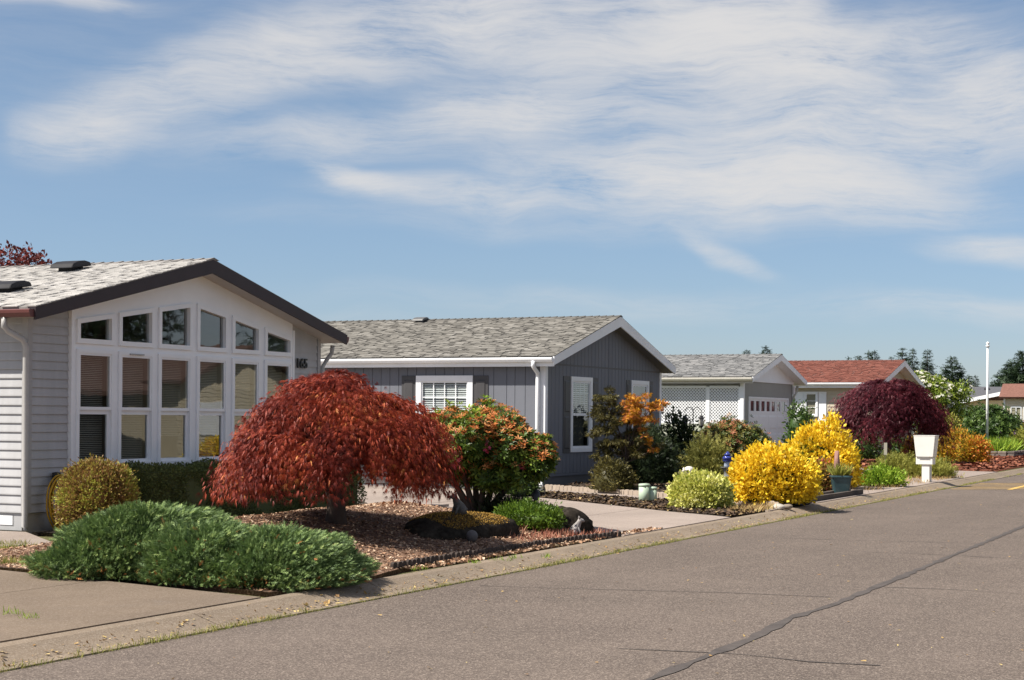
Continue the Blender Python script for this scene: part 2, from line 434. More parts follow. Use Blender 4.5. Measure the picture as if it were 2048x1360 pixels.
slabs('driveway', 'pale pink concrete driveway leading back between the grey house and the maple', grid_quads((22.6, 8.165), (27.75, 8.165), (33.35, 14.4), (28.35, 14.4), [0, .52, 1], [0, .35, .7, 1])
      + grid_quads((28.4, 14.42), (33.4, 14.42), (36.3, 17.5), (28.4, 17.5), [0, .5, 1], [0, 1]) + grid_quads((28.4, 17.5), (36.3, 17.5), (36.3, 28), (28.4, 28), [0, .5, 1], [0, .5, 1]), CONC, .118)
slabs('front_path', 'narrow pale path along the scalloped edging by the grey house', [[(34.7, 14.1), (32.75, 11.3), (34.05, 11.5), (36.4, 15.0)], [(32.74, 11.28), (32.4, 9.9), (32.9, 9.9), (34.0, 11.48)], [(32.38, 9.88), (30.25, 8.165), (31.2, 8.165), (32.85, 9.88)]], CONC, .122)
slabs('driveway', 'pale concrete apron around the mailbox and flower pot', grid_quads((33.0, 8.165), (51.2, 8.165), (51.9, 9.9), (39.8, 9.1), [0, .3, .6, 1], [0, 1]), CONC, .119)
slabs('driveway', 'concrete driveway to the white garage door', grid_quads((51.4, 8.165), (58.0, 8.165), (60.9, 15.2), (55.2, 15.4), [0, .5, 1], [0, .5, 1]), CONC, .118)
slabs('driveway', 'far concrete driveway past the low stone wall', grid_quads((84, 8.165), (92, 8.165), (93, 18), (86, 18), [0, 1], [0, 1]), CONC, .118)

def in_poly(pts, poly):
    x, y = pts[:, 0], pts[:, 1]; ins = np.zeros(len(pts), bool)
    for (x0, y0), (x1, y1) in zip(poly, poly[1:]+poly[:1]):
        c = ((y0 > y) != (y1 > y)) & (x < (x1-x0)*(y-y0)/((y1-y0) if y1 != y0 else 1e-9)+x0)
        ins ^= c
    return ins
def edge_dist(pts, poly):
    d = np.full(len(pts), 1e9)
    for a, b in zip(poly, poly[1:]+poly[:1]):
        a = np.array(a); b = np.array(b); ab = b-a
        t = np.clip(((pts-a)@ab)/(ab@ab), 0, 1)
        d = np.minimum(d, np.linalg.norm(pts-(a+t[:, None]*ab), axis=1))
    return d
BEDS = {}
def bed(name, label, poly, h, m, soft=.9, step=.22, seed=0, z0=.125):
    rs = rng(seed)
    lo = np.min(poly, axis=0); hi = np.max(poly, axis=0)
    g = np.stack(np.meshgrid(np.arange(lo[0], hi[0], step), np.arange(lo[1], hi[1], step)), -1).reshape(-1, 2)
    g += rs.uniform(-.06, .06, g.shape)
    g = g[in_poly(g, poly)]; g = g[edge_dist(g, poly) > .08]
    pts = np.vstack([np.array(poly), g])
    def zf(p):
        p = np.atleast_2d(p); t = np.clip(edge_dist(p, poly)/soft, 0, 1)
        ins = in_poly(p, poly)
        return z0+.008+h*(t*t*(3-2*t))*ins+.012*np.sin(p[:, 0]*3.1+p[:, 1]*1.7)*np.sin(p[:, 1]*4.3)*ins*(t > .1)
    v, e, fcs, *_ = delaunay_2d_cdt([Vector(p) for p in pts], [], [list(range(len(poly)))], 1, 1e-5)
    v2 = np.array([(q.x, q.y) for q in v]); z = zf(v2)
    me = bpy.data.meshes.new('m'); nb_ = len(v2); npz = len(poly)
    idx = [int(np.argmin(np.linalg.norm(v2-np.array(q), axis=1))) for q in poly]
    me.from_pydata([(a, b, c) for (a, b), c in zip(v2, z)]+[(q[0], q[1], -.1) for q in poly], [], [tuple(f) for f in fcs]+[(idx[i], idx[(i+1) % npz], nb_+(i+1) % npz, nb_+i) for i in range(npz)]); me.materials.append(m)
    me.polygons.foreach_set('use_smooth', [True]*len(me.polygons))
    o = struct(link(name, me)); o['label'] = label
    BEDS[name+label] = (poly, zf)
    return o, poly, zf
B1 = bed('planting_bed', 'bark covered bed under the red weeping maple', [(13.6, 8.3), (15.0, 8.17), (16.4, 8.42), (19.2, 8.38), (22.4, 8.2), (23.3, 9.2), (25.3, 11.4), (27.3, 13.1), (27.9, 13.55), (24, 13.7), (19.6, 13.72), (17.2, 13.5), (15.1, 13.9), (14.85, 13.3), (14.5, 12.0), (14.2, 10.2)], .40, SOIL, 2.7, seed=1, z0=.112)
B2 = bed('planting_bed', 'narrow dark bark strip with the green utility posts', [(33.3, 14.3), (30.0, 10.75), (28.9, 9.6), (27.85, 8.22), (29.5, 8.2), (30.15, 8.25), (32.3, 10.0), (32.65, 11.3), (34.6, 14.1)], .03, SOIL_DK, .3, .15, seed=2, z0=.115)
B3 = bed('planting_bed', 'dark soil bed in front of the grey house', [(36.6, 15.15), (34.15, 11.55), (33.0, 9.9), (31.3, 8.25), (33.2, 8.2), (39.6, 9.15), (46, 9.7), (51.7, 10.0), (54.6, 15.2)], .12, SOIL_DK, .6, .35, seed=3, z0=.112)
B4 = bed('planting_bed', 'red bark bed under the purple maple', [(58.6, 8.5), (61.2, 15.2), (71, 15.2), (84, 14), (83, 8.6), (70, 8.5)], .12, SOIL_RED, .8, .5, seed=4, z0=.112)
B5 = bed('planting_bed', 'thin soil bed below the windows behind the hedge', [(18.95, 14.32), (28.3, 14.3), (28.3, 15.0), (18.95, 15.28)], .05, SOIL_DK, .3, .2, seed=5)
def bz(B, x, y): return float(B[2](np.array([[x, y]]))[0])

# ------------------------------------------------------------------ leaf and chip scattering
def templ(kind):
    if kind == 'leaf':
        return np.array([(0, 0, 0), (.24, .5, .06), (0, 1, -.05), (-.24, .5, .06)]), [(0, 1, 2), (0, 2, 3)]
    if kind == 'round':
        return np.array([(0, 0, 0), (.36, .45, .06), (.2, .85, .02), (0, 1, -.04), (-.2, .85, .02), (-.36, .45, .06)]), [(0, 1, 2), (0, 2, 3), (0, 3, 4), (0, 4, 5)]
    if kind == 'whorl':
        V, Fc = [], []
        for k in range(6):
            a = 2*math.pi*k/6+.2*(k % 2); op = .95+.25*(k % 3)/3
            d = np.array([math.cos(a)*math.sin(op), math.cos(op), math.sin(a)*math.sin(op)])
            s = np.array([-math.sin(a), 0, math.cos(a)]); b = len(V)
            V += [d*.05, d*.55+s*.15, d*1.0-np.array([0, .12, 0]), d*.55-s*.15]; Fc += [(b, b+1, b+2), (b, b+2, b+3)]
        return np.array(V), Fc
    if kind == 'lace':
        V, Fc = [], []
        for a, l in ((-58, .6), (-34, .85), (-11, 1.05), (11, 1.0), (34, .85), (58, .55)):
            a = R(a); d = np.array([math.sin(a), math.cos(a), 0]); s = np.array([math.cos(a), -math.sin(a), 0]); b = len(V)
            V += [d*.02, d*l*.5+s*.036+np.array([0, 0, .05]), d*l-np.array([0, 0, .16*l]), d*l*.5-s*.036+np.array([0, 0, .05])]; Fc += [(b, b+1, b+2), (b, b+2, b+3)]
        return np.array(V), Fc
    if kind == 'feather':
        V, Fc = [], []
        for a, l in ((-26, .85), (-9, 1.05), (8, .95), (25, .8)):
            a = R(a); d = np.array([math.sin(a), math.cos(a), 0]); s = np.array([math.cos(a), -math.sin(a), 0]); b = len(V)
            V += [d*.12*l-s*.034, d*.30*l+s*.034+np.array([0, 0, .04]), d*l-np.array([0, 0, .12*l])]; Fc += [(b, b+1, b+2)]
        return np.array(V), Fc
    if kind == 'spray':
        V, Fc = [(-.045, 0, 0), (.045, 0, 0), (0, 1, 0)], [(0, 1, 2)]
        for k, t in enumerate((.12, .28, .44, .60, .76)):
            for s in (-1, 1):
                b = len(V); l = .48*(1-t*.7)
                V += [(0, t-.04, 0), (0, t+.07, 0), (s*l*.75, t+l*.7, .10*((k+s) % 3-1))]; Fc += [(b, b+1, b+2)]
        return np.array(V), Fc
    if kind == 'twig':
        V, Fc = [(-.05, 0, 0), (.05, 0, 0), (0, 1.1, .05)], [(0, 1, 2)]
        for k, (t, a) in enumerate(((.08, -38), (.2, 34), (.36, -32), (.5, 30), (.66, -26), (.78, 24))):
            a = R(a); d = np.array([math.sin(a), math.cos(a), .12*((k % 3)-1)]); s = np.array([math.cos(a), -math.sin(a), 0])*.055; o_ = np.array([0, t, 0]); l = .5*(1.15-t*.6); b = len(V)
            V += [tuple(o_-s), tuple(o_+s), tuple(o_+d*l)]; Fc += [(b, b+1, b+2)]
        return np.array(V), Fc
    if kind == 'needle':
        V, Fc = [], []
        for k in range(5):
            a = 2*math.pi*k/5; b = len(V)
            d = np.array([math.cos(a)*.5, 1, math.sin(a)*.5]); s = np.array([-math.sin(a), 0, math.cos(a)])*.09
            V += [s, -s, d]; Fc += [(b, b+1, b+2)]
        return np.array(V), Fc
    if kind == 'blade':
        return np.array([(-.05, 0, 0), (.05, 0, 0), (.04, .55, .08), (-.04, .55, .08), (0, 1, .32)]), [(0, 1, 2), (0, 2, 3), (3, 2, 4)]
    if kind == 'flower':
        V, Fc = [(0, .1, 0)], []
        for k in range(5):
            a = 2*math.pi*k/5; b = len(V)
            for da, rr, h in ((-.42, .75, .3), (0, 1.0, .22), (.42, .75, .3)): V.append((math.cos(a+da)*rr, h, math.sin(a+da)*rr))
            Fc += [(0, b, b+1), (0, b+1, b+2)]
        return np.array(V), Fc
    if kind == 'chip':
        return np.array([(-.5, -.9, 0), (.5, -1, .12), (.42, 1, .05), (-.45, .8, .16)]), [(0, 1, 2), (0, 2, 3)]
TEMPL = {k: templ(k) for k in ('leaf', 'round', 'whorl', 'lace', 'feather', 'spray', 'twig', 'needle', 'blade', 'flower', 'chip')}
def norm(a): return a/np.maximum(np.linalg.norm(a, axis=-1, keepdims=True), 1e-9)
def scatter(name, kind, P, D, size, tint, m, parent=None, rs=None, nrm=None, stuff=None):
    V, Fc = TEMPL[kind]; n = len(P); k = len(V)
    rs = rs or rng(5)
    D = norm(D)
    up = nrm if nrm is not None else rs.randn(n, 3)
    X = norm(np.cross(D, up)); Zv = np.cross(X, D)
    S = np.broadcast_to(np.asarray(size, float), (n,))[:, None, None]
    W = P[:, None, :]+S*(V[None, :, 0:1]*X[:, None, :]+V[None, :, 1:2]*D[:, None, :]+V[None, :, 2:3]*Zv[:, None, :])
    Fa = np.array(Fc); nf = len(Fa)
    faces = (Fa[None]+(np.arange(n)*k)[:, None, None]).reshape(-1, 3)
    me = bpy.data.meshes.new('leaves')
    me.vertices.add(n*k); me.vertices.foreach_set('co', W.reshape(-1).astype(np.float32))
    me.loops.add(n*nf*3); me.loops.foreach_set('vertex_index', faces.reshape(-1).astype(np.int32))
    me.polygons.add(n*nf); me.polygons.foreach_set('loop_start', (np.arange(n*nf)*3).astype(np.int32)); me.polygons.foreach_set('loop_total', np.full(n*nf, 3, np.int32))
    me.update()
    a = me.attributes.new('tint', 'FLOAT', 'POINT'); a.data.foreach_set('value', np.repeat(np.clip(tint, 0, 1), k).astype(np.float32))
    me.materials.append(m)
    o = link(name, me, parent)
    if stuff: o['kind'] = 'stuff'
    return o
def chips(name, label, B, n, size, m, seed, cond=None, parent=None):
    rs = rng(seed); poly, zf = B[1], B[2]
    lo = np.min(poly, axis=0); hi = np.max(poly, axis=0)
    p = rs.uniform(lo, hi, (n*3, 2)); p = p[in_poly(p, poly)]
    if cond is not None: p = p[cond(p)]
    p = p[:n]
    P = np.column_stack([p, zf(p)+rs.uniform(.004, .02, len(p))])
    D = np.column_stack([rs.randn(len(p), 2), rs.randn(len(p))*.25])
    nrm = np.column_stack([rs.randn(len(p), 2)*.35, np.ones(len(p))])
    o = scatter(name, 'chip', P, D, size*rs.uniform(.4, 1.3, len(p)), rs.rand(len(p)), m, None, rs, nrm)
    return tag(o, label, None, kind='stuff')
BARK = tintmat('bark_chips', [(0, (.10, .055, .034)), (.35, (.27, .15, .09)), (.7, (.43, .265, .165)), (1, (.62, .48, .35))], .85)
BARK_DK = tintmat('dark_bark_chips', [(0, (.018, .013, .010)), (.6, (.07, .045, .03)), (.88, (.16, .10, .055)), (1, (.45, .33, .14))], .85)
BARK_RED = tintmat('red_bark_chips', [(0, (.07, .022, .014)), (.6, (.20, .065, .035)), (1, (.33, .13, .075))], .85)

# ------------------------------------------------------------------ houses
HANG = R(-1.9)
def clip_half(poly, a, b, c):                  # keep a*x + b*z <= c
    out = []
    for (p, q) in zip(poly, poly[1:]+poly[:1]):
        fp = a*p[0]+b*p[1]-c; fq = a*q[0]+b*q[1]-c
        if fp <= 0: out.append(p)
        if (fp < 0 < fq) or (fq < 0 < fp):
            t = fp/(fp-fq); out.append((p[0]+(q[0]-p[0])*t, p[1]+(q[1]-p[1])*t))
    return out
class Roofline:
    def __init__(s, xl, xr, xa, ze, zr): s.xl, s.xr, s.xa, s.ze, s.zr = xl, xr, xa, ze, zr; s.kl = (zr-ze)/(xa-xl); s.kr = (zr-ze)/(xr-xa)
    def top(s, x): return s.ze+s.kl*(x-s.xl) if x <= s.xa else s.ze+s.kr*(s.xr-x)
    def clip(s, poly, drop):
        p = clip_half(poly, -s.kl, 1, s.ze-s.kl*s.xl-drop)
        if len(p) < 3: return []
        p = clip_half(p, s.kr, 1, s.ze+s.kr*s.xr-drop)
        return p if len(p) >= 3 else []
def shingle_mesh(L_, H_, T_, t, m):
    me = MB().loft([(0, 0, 0), (0, L_, 0), (0, L_, T_), (0, 0, T_)], [(H_, 0, 0), (H_, L_, 0), (H_, L_, T_*.25), (H_, 0, T_*.25)]).mesh(m)
    a = me.attributes.new('tint', 'FLOAT', 'POINT'); a.data.foreach_set('value', [t]*len(me.vertices))
    return me
def roof(root, rl, y0, y1, deck, fascia, soffit, tabmat, fh=.2, fh_e=.16, exposure=.115, single=0, vis_y=8.0, seed=0, gut=None, gut_r=True, drop_end=0):
    """roof slabs, rake boards, soffit, gutters, and shingle tabs on the slope that faces the camera"""
    T = .03
    for side in (0, 1):
        xe = rl.xl if side == 0 else rl.xr
        q = [(xe, rl.ze), (rl.xa, rl.zr), (rl.xa, rl.zr-T), (xe, rl.ze-T)]
        MB().prism_xz(q, y0, y1).build('roof_deck', deck, root)
        q = [(xe, rl.ze-T-.005), (rl.xa, rl.zr-T-.005), (rl.xa, rl.zr-fh+.03), (xe, rl.ze-fh_e+.01)]
        MB().prism_xz(q, y0+.035, y1-.02).build('soffit', soffit, root)
        sg = -1 if side == 0 else 1
        xo = xe+sg*.012
        MB().prism_xz([(xo, rl.ze-.012), (rl.xa, rl.zr-.012), (rl.xa, rl.zr-fh), (xo, rl.ze-fh_e-.02)], y0-.004, y0+.03).build('rake_board', fascia, root)
        if gut and (side == 0 or gut_r):
            p = [(0, 0), (-.085, -.0), (-.10, -.012), (-.095, -.05), (-.07, -.10), (-.012, -.105), (0, -.1)]
            MB().prism_xz([(xe+sg*.014-(0 if side == 0 else 0)+(-sg*px if False else sg*-px), rl.ze-.035+pz) for px, pz in p], y0+.02, y1-.1).build('gutter', gut, root)
    # tabs on the left slope
    rs = rng(seed)
    sl = math.hypot(rl.xa-rl.xl, rl.zr-rl.ze); ux, uz = (rl.xa-rl.xl)/sl, (rl.zr-rl.ze)/sl; nx, nz = -uz, ux
    tabs = []
    nc = int(sl/exposure)
    for c in range(nc):
        t = c*exposure-.015; y = y0+rs.uniform(-.2, 0)
        while y < vis_y:
            l = rs.uniform(.11, .30); a, b = max(y, y0-.015), y+l
            if b-a > .05: tabs.append((t, a, b-a, rs.rand()))
            y += l+(rs.uniform(.04, .16) if rs.rand() < .55 else .0)
    tabs = [t for t in tabs if t[0]+exposure*1.45 < sl+.02]
    H_ = exposure*1.45
    if single:
        tabs.sort(key=lambda q: q[1]-.0*q[0])
        vis, rest = tabs[:single], tabs[single:]
        var = [shingle_mesh(.14+.022*k, H_, .016, ((k*7) % 11)/10, tabmat) for k in range(11)]
        for t, y, l, tt in vis:
            k = min(10, max(0, int(round((l-.14)/.022))))
            o = link('shingle', var[k], root)
            o.matrix_local = Matrix(((ux, 0, nx, rl.xl+ux*t+nx*.003), (0, 1, 0, y), (uz, 0, nz, rl.ze+uz*t+nz*.003), (0, 0, 0, 1)))
    else: rest = tabs
    if rest:
        V, Fc, tv = [], [], []
        for t, y, l, tt in rest:
            b = len(V)
            for (h, th) in ((0, 0), (0, .016), (H_, .004), (H_, 0)):
                for yy in (y, y+l):
                    V.append((rl.xl+ux*(t+h)+nx*(.003+th), yy, rl.ze+uz*(t+h)+nz*(.003+th)))
            Fc += [(b, b+1, b+3, b+2), (b+2, b+3, b+5, b+4), (b, b+2, b+4, b+6), (b+1, b+7, b+5, b+3)]
            tv += [tt]*8
        me = bpy.data.meshes.new('m'); me.from_pydata(V, [], Fc); me.materials.append(tabmat)
        a = me.attributes.new('tint', 'FLOAT', 'POINT'); a.data.foreach_set('value', tv)
        link('shingles', me, root, kind='stuff')
    # ridge caps
    V = MB(); y = y0-.01; k = 0
    while y < min(vis_y+2, y1):
        h = .004+.003*(k % 2)
        V.add([(rl.xa-.14, y, rl.zr-rl.kl*.14+.02), (rl.xa, y, rl.zr+.022+h), (rl.xa+.14, y, rl.zr-rl.kr*.14+.02), (rl.xa-.14, y+.2, rl.zr-rl.kl*.14+.012), (rl.xa, y+.2, rl.zr+.012), (rl.xa+.14, y+.2, rl.zr-rl.kr*.14+.012)],
              [(0, 1, 4, 3), (1, 2, 5, 4), (0, 3, 5, 2), (0, 2, 1)])
        y += .19; k += 1
    V.build('ridge_caps', deck, root, kind='stuff')
def lap_boards_side(root, x, y0, y1, z0, z1, pitch, m, openings=()):
    z = z0
    while z < z1-.01:
        zt = min(z+pitch, z1)
        spans = [(y0, y1)]
        for (a, b, c, d) in openings:
            if zt > c+.005 and z < d-.005:
                spans = [s for (p, q) in spans for s in ((p, min(q, a)), (max(p, b), q)) if s[1]-s[0] > .02]
        for (p, q) in spans:
            MB().loft([(x, p, z), (x-.024, p, z-.012), (x-.024, p, z+.004), (x-.004, p, zt)], [(x, q, z), (x-.024, q, z-.012), (x-.024, q, z+.004), (x-.004, q, zt)]).build('siding_board', m, root)
        z += pitch
def lap_boards_front(root, x0, x1, y, z0, z1, pitch, m, rl, drop=.06):
    z = z0
    while z < z1:
        for dz, th, zt in ((0, .022, z+pitch),):
            p = rl.clip([(x0, z), (x1, z), (x1, zt), (x0, zt)], drop)
            if p:
                zb = min(q[1] for q in p)
                a = [(q[0], y, q[1]) for q in p]; b = [(q[0], y-(.004+.02*max(0, 1-(q[1]-zb)/pitch)), q[1]-(.010 if q[1]-zb < .004 else 0)) for q in p]
                MB().loft(a, b).build('siding_board', m, root)
        z += pitch
def pane(root, quad, y, name='pane'):
    me = bpy.data.meshes.new('m'); me.from_pydata([(x, y, z) for x, z in quad], [], [tuple(range(len(quad)))]); me.materials.append(GLASS)
    o = link(name, me, root)
    return o
def pane_side(root, quad, x):
    me = bpy.data.meshes.new('m'); me.from_pydata([(x, y, z) for y, z in quad], [], [tuple(range(len(quad)))[::-1]]); me.materials.append(GLASS)
    return link('pane', me, root)
def frame_poly(outer, w):                       # inset polygon (convex, counter-clockwise)
    n = len(outer); res = []
    for i in range(n):
        p0, p1, p2 = map(np.array, (outer[i-1], outer[i], outer[(i+1) % n]))
        d1 = (p1-p0)/np.linalg.norm(p1-p0); d2 = (p2-p1)/np.linalg.norm(p2-p1)
        n1 = np.array([-d1[1], d1[0]]); n2 = np.array([-d2[1], d2[0]])
        k = w/(1+n1@n2); res.append(tuple(p1+(n1+n2)*k))
    return res
def ring_xz(mbd, outer, inner, y0, y1):
    n = len(outer)
    for i in range(n):
        j = (i+1) % n
        mbd.prism_xz([outer[i], outer[j], inner[j], inner[i]], y0, y1)
    return mbd
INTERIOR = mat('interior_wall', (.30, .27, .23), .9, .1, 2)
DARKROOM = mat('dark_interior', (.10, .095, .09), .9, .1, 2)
BLIND = mat('blind', (.62, .58, .50), .6, .05, 4)

def text_part(ch, size, loc, m, parent, depth=.012, rot=(R(90), 0, 0), name='digit'):
    cu = bpy.data.curves.new('t', 'FONT'); cu.body = ch; cu.size = size; cu.extrude = depth; cu.offset = .004; cu.align_x = 'CENTER'
    tmp = bpy.data.objects.new('t', cu); COL.objects.link(tmp)
    dg = bpy.context.evaluated_depsgraph_get()
    me = bpy.data.meshes.new_from_object(tmp.evaluated_get(dg)); bpy.data.objects.remove(tmp)
    me.materials.clear(); me.materials.append(m)
    o = link(name, me, parent, loc); o.rotation_euler = rot
    return o
def roof_vent(root, rl, x, y, m, s=1.0):
    z = rl.top(x)
    mb = MB().box(x-.13*s, x+.13*s, y-.13*s, y+.13*s, z-.03, z+.07*s)
    o = mb.build('roof_vent', m, root)
    k = rl.kl if x < rl.xa else -rl.kr
    c = MB()
    prof = [(-.24, .055), (-.20, .12), (-.08, .15), (.08, .15), (.20, .12), (.24, .055)]
    c.loft([(x+a*s, y-.22*s, z+b*s+k*a*s*.6) for a, b in prof], [(x+a*s, y+.22*s, z+b*s+k*a*s*.6) for a, b in prof])
    h = c.build('vent_hood', m, o, bevel=.02)
    return o

# ---- house one: beige lap siding, wall of windows
def house_one():
    Z0 = .15
    root = thing('house', 'pale house with dark brown gable, a wall of white windows and number 165', 'house', (18.87, 15.31, Z0), HANG)
    W, D = 7.4, 13.0
    rl = Roofline(-.30, 7.62, 3.68, 3.13-Z0, 4.09-Z0)
    SID = mat('lap_siding', (.40, .40, .41), .6, .12, 3.0, .1, 40, stretch=(1, 1, .25))
    TRIM = mat('corner_trim', (.36, .355, .36), .55, .05, 3)
    BROWN = mat('brown_fascia', (.034, .022, .026), .55, .12, 3, .1, 40)
    GUT = mat('brown_gutter', (.13, .045, .042), .4, .1, 3)
    SOF = mat('soffit_cream', (.50, .47, .44), .7, .05, 3)
    DECK = mat('roof_deck_light', (.20, .185, .175), .9, .2, 12, .3, 120)
    TAB = tintmat('light_shingle', [(0, (.36, .345, .33)), (.35, (.42, .405, .385)), (1, (.50, .48, .46))], .95, 0, .1, .16, 60)
    SKIRT = mat('foundation', (.34, .32, .29), .9, .12, 3, .3, 60)
    # shell
    MB().box(.03, .15, .10, D, .0, 2.92).box(W-.15, W-.03, .10, D, 0, 2.92).box(.15, W-.15, D-.15, D, 0, 2.92).build('wall', SID, root)
    MB().box(.16, W-.16, .16, D-.16, .28, .33).build('room_floor', INTERIOR, root)
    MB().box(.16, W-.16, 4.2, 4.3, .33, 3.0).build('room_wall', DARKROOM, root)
    # windows
    xs = [(.98, 1.75), (1.90, 2.68), (2.83, 3.62), (3.79, 4.56), (4.73, 5.48), (5.65, 6.42)]
    xs = [(a-.02, b-.0) for a, b in xs]
    tops = [(3.03, 3.15), (3.17, 3.29), (3.30, 3.42), (3.42, 3.30), (3.29, 3.16), (3.15, 3.02)]
    zb_u, zt_l, zb_l, zmid = 2.72-Z0, 2.62-Z0, .99-Z0, 1.78-Z0
    bay = MB()
    L0, L1 = .89, 6.47
    def wallpoly(x0, x1, z0, z1=9):
        p = rl.clip([(x0, z0), (x1, z0), (x1, z1), (x0, z1)], .07)
        if p: bay.prism_xz(p, -.035, .05)
    edges = [L0]+[e for q in xs for e in q]+[L1]
    for i in range(0, len(edges), 2):
        wallpoly(edges[i], edges[i+1], .30)
    for (a, b), (ta, tb) in zip(xs, tops):
        bay.box(a, b, -.035, .05, .30, zb_l)
        bay.box(a, b, -.035, .05, zt_l, zb_u)
        q = [(a, ta-Z0), (b, tb-Z0)]
        p = [(a, ta-Z0), (b, tb-Z0), (b, 9), (a, 9)]
        p = rl.clip(p, .07)
        bay.prism_xz(p, -.035, .05)
    bay.build('window_wall', WHITE, root)
    MB().box(L0-.05, L0, -.05, .05, .28, 3.05).build('bay_trim', WHITE_SH, root); MB().box(L1, L1+.05, -.05, .05, .28, 3.0).build('bay_trim', WHITE_SH, root)
    for i, ((a, b), (ta, tb)) in enumerate(zip(xs, tops)):
        w = link('transom_window', ring_xz(MB(), [(a-.012, zb_u-.012), (b+.012, zb_u-.012), (b+.012, tb-Z0+.012), (a-.012, ta-Z0+.012)], frame_poly([(a, zb_u), (b, zb_u), (b, tb-Z0), (a, ta-Z0)], .055), -.065, .03).mesh(WHITE_SH), root)
        pane(w, frame_poly([(a, zb_u), (b, zb_u), (b, tb-Z0), (a, ta-Z0)], .05), -.005)
        o = [(a-.012, zb_l-.012), (b+.012, zb_l-.012), (b+.012, zt_l+.008), (a-.012, zt_l+.008)]
        f = ring_xz(MB(), o, frame_poly([(a, zb_l), (b, zb_l), (b, zt_l), (a, zt_l)], .045), -.062, .03)
        w = link('sash_window', f.mesh(WHITE_SH), root)
        up = [(a+.03, zmid), (b-.03, zmid), (b-.03, zt_l-.03), (a+.03, zt_l-.03)]
        lo = [(a+.03, zb_l+.03), (b-.03, zb_l+.03), (b-.03, zmid), (a+.03, zmid)]
        link('upper_sash', ring_xz(MB(), up, frame_poly(up, .045), -.05, -.018).mesh(WHITE_SH), w)
        link('lower_sash', ring_xz(MB(), lo, frame_poly(lo, .06), -.016, .014).mesh(WHITE_SH), w)
        pane(w, frame_poly(up, .04), -.034); pane(w, frame_poly(lo, .05), -.001)
        bl = MB(); z = zb_l+(.05, .05, .42, .05, .30, .05)[i]
        while z < zt_l-.05:
            bl.add([(a+.05, .095, z), (b-.05, .095, z), (b-.05, .116, z+.010), (a+.05, .116, z+.010)], [(0, 1, 2, 3)]); z += .026
        link('blind', bl.mesh(BLIND), w, kind='stuff')
    MB().box(2.10, 2.42, -.085, -.05, zt_l-.035, zt_l-.018).build('window_latch', TRIM, root)
    # siding
    lap_boards_side(root, .03, .09, D-.1, .25, 2.86, .1205, SID)
    lap_boards_front(root, .09, L0-.052, .02, .25, 3.3, .1205, SID, rl)
    lap_boards_front(root, L1+.052, W-.09, .02, .25, 3.3, .1205, SID, rl)
    MB().prism_xz(rl.clip([(.03, .25), (L0-.05, .25), (L0-.05, 3.4), (.03, 3.4)], .07), .021, .10).build('wall', SID, root)
    MB().prism_xz(rl.clip([(L1+.05, .25), (W-.03, .25), (W-.03, 3.4), (L1+.05, 3.4)], .07), .021, .10).build('wall', SID, root)
    for x0, x1 in ((-.002, .085), (W-.085, W+.002)):
        MB().box(x0, x1, -.012, .018, .235, 2.95).build('corner_board', TRIM, root)
    MB().box(-.006, .002, -.012, .085, .235, 2.95).build('corner_board', TRIM, root)
    MB().box(W-.002, W+.006, -.012, .085, .235, 2.95).build('corner_board', TRIM, root)
    # foundation skirting with vents
    MB().box(.05, W-.05, .03, D-.05, -.15, .232).build('foundation', SKIRT, root)
    for y in (.42, .86, 3.0, 3.44):
        v = MB().box(.030, .048, y-.19, y+.19, .05, .215).build('skirting_vent', TRIM, root)
        MB().box(.024, .029, y-.165, y+.165, .07, .195).build('vent_panel', WHITE, v)
    # roof
    roof(root, rl, -.40, D+.3, DECK, BROWN, SOF, TAB, .215, .155, .10, 300, 13.2, 3, GUT)
    roof_vent(root, rl, 2.98, 1.75, mat('black_vent', (.022, .022, .026), .65, .2, 4, spec=.2), 1.0)
    roof_vent(root, rl, 1.05, 1.25, MATS['black_vent'], 1.0)
    # downspouts
    DS = mat('downspout_grey', (.42, .41, .40), .5, .06, 3)
    MB().tube([(-.34, .10, 2.87), (-.34, .10, 2.72), (-.30, .06, 2.66), (-.10, -.01, 2.56), (-.065, -.03, 2.46), (-.06, -.03, .3), (-.06, -.03, .06), (-.075, -.05, .0)], .042, 8).build('downspout', DS, root, True)
    MB().tube([(W+.25, -.10, 2.80), (W+.25, -.08, 2.66), (W+.20, -.02, 2.56), (W+.06, -.015, 2.42), (W+.05, -.015, .1)], .038, 8).build('downspout', DS, root, True)
    NUM = mat('black_number', (.02, .02, .022), .4, .1, 4)
    for k, ch in enumerate('165'):
        text_part(ch, .225, (6.655+.125*k, -.024, 2.385), NUM, root)
    return rl
house_one()

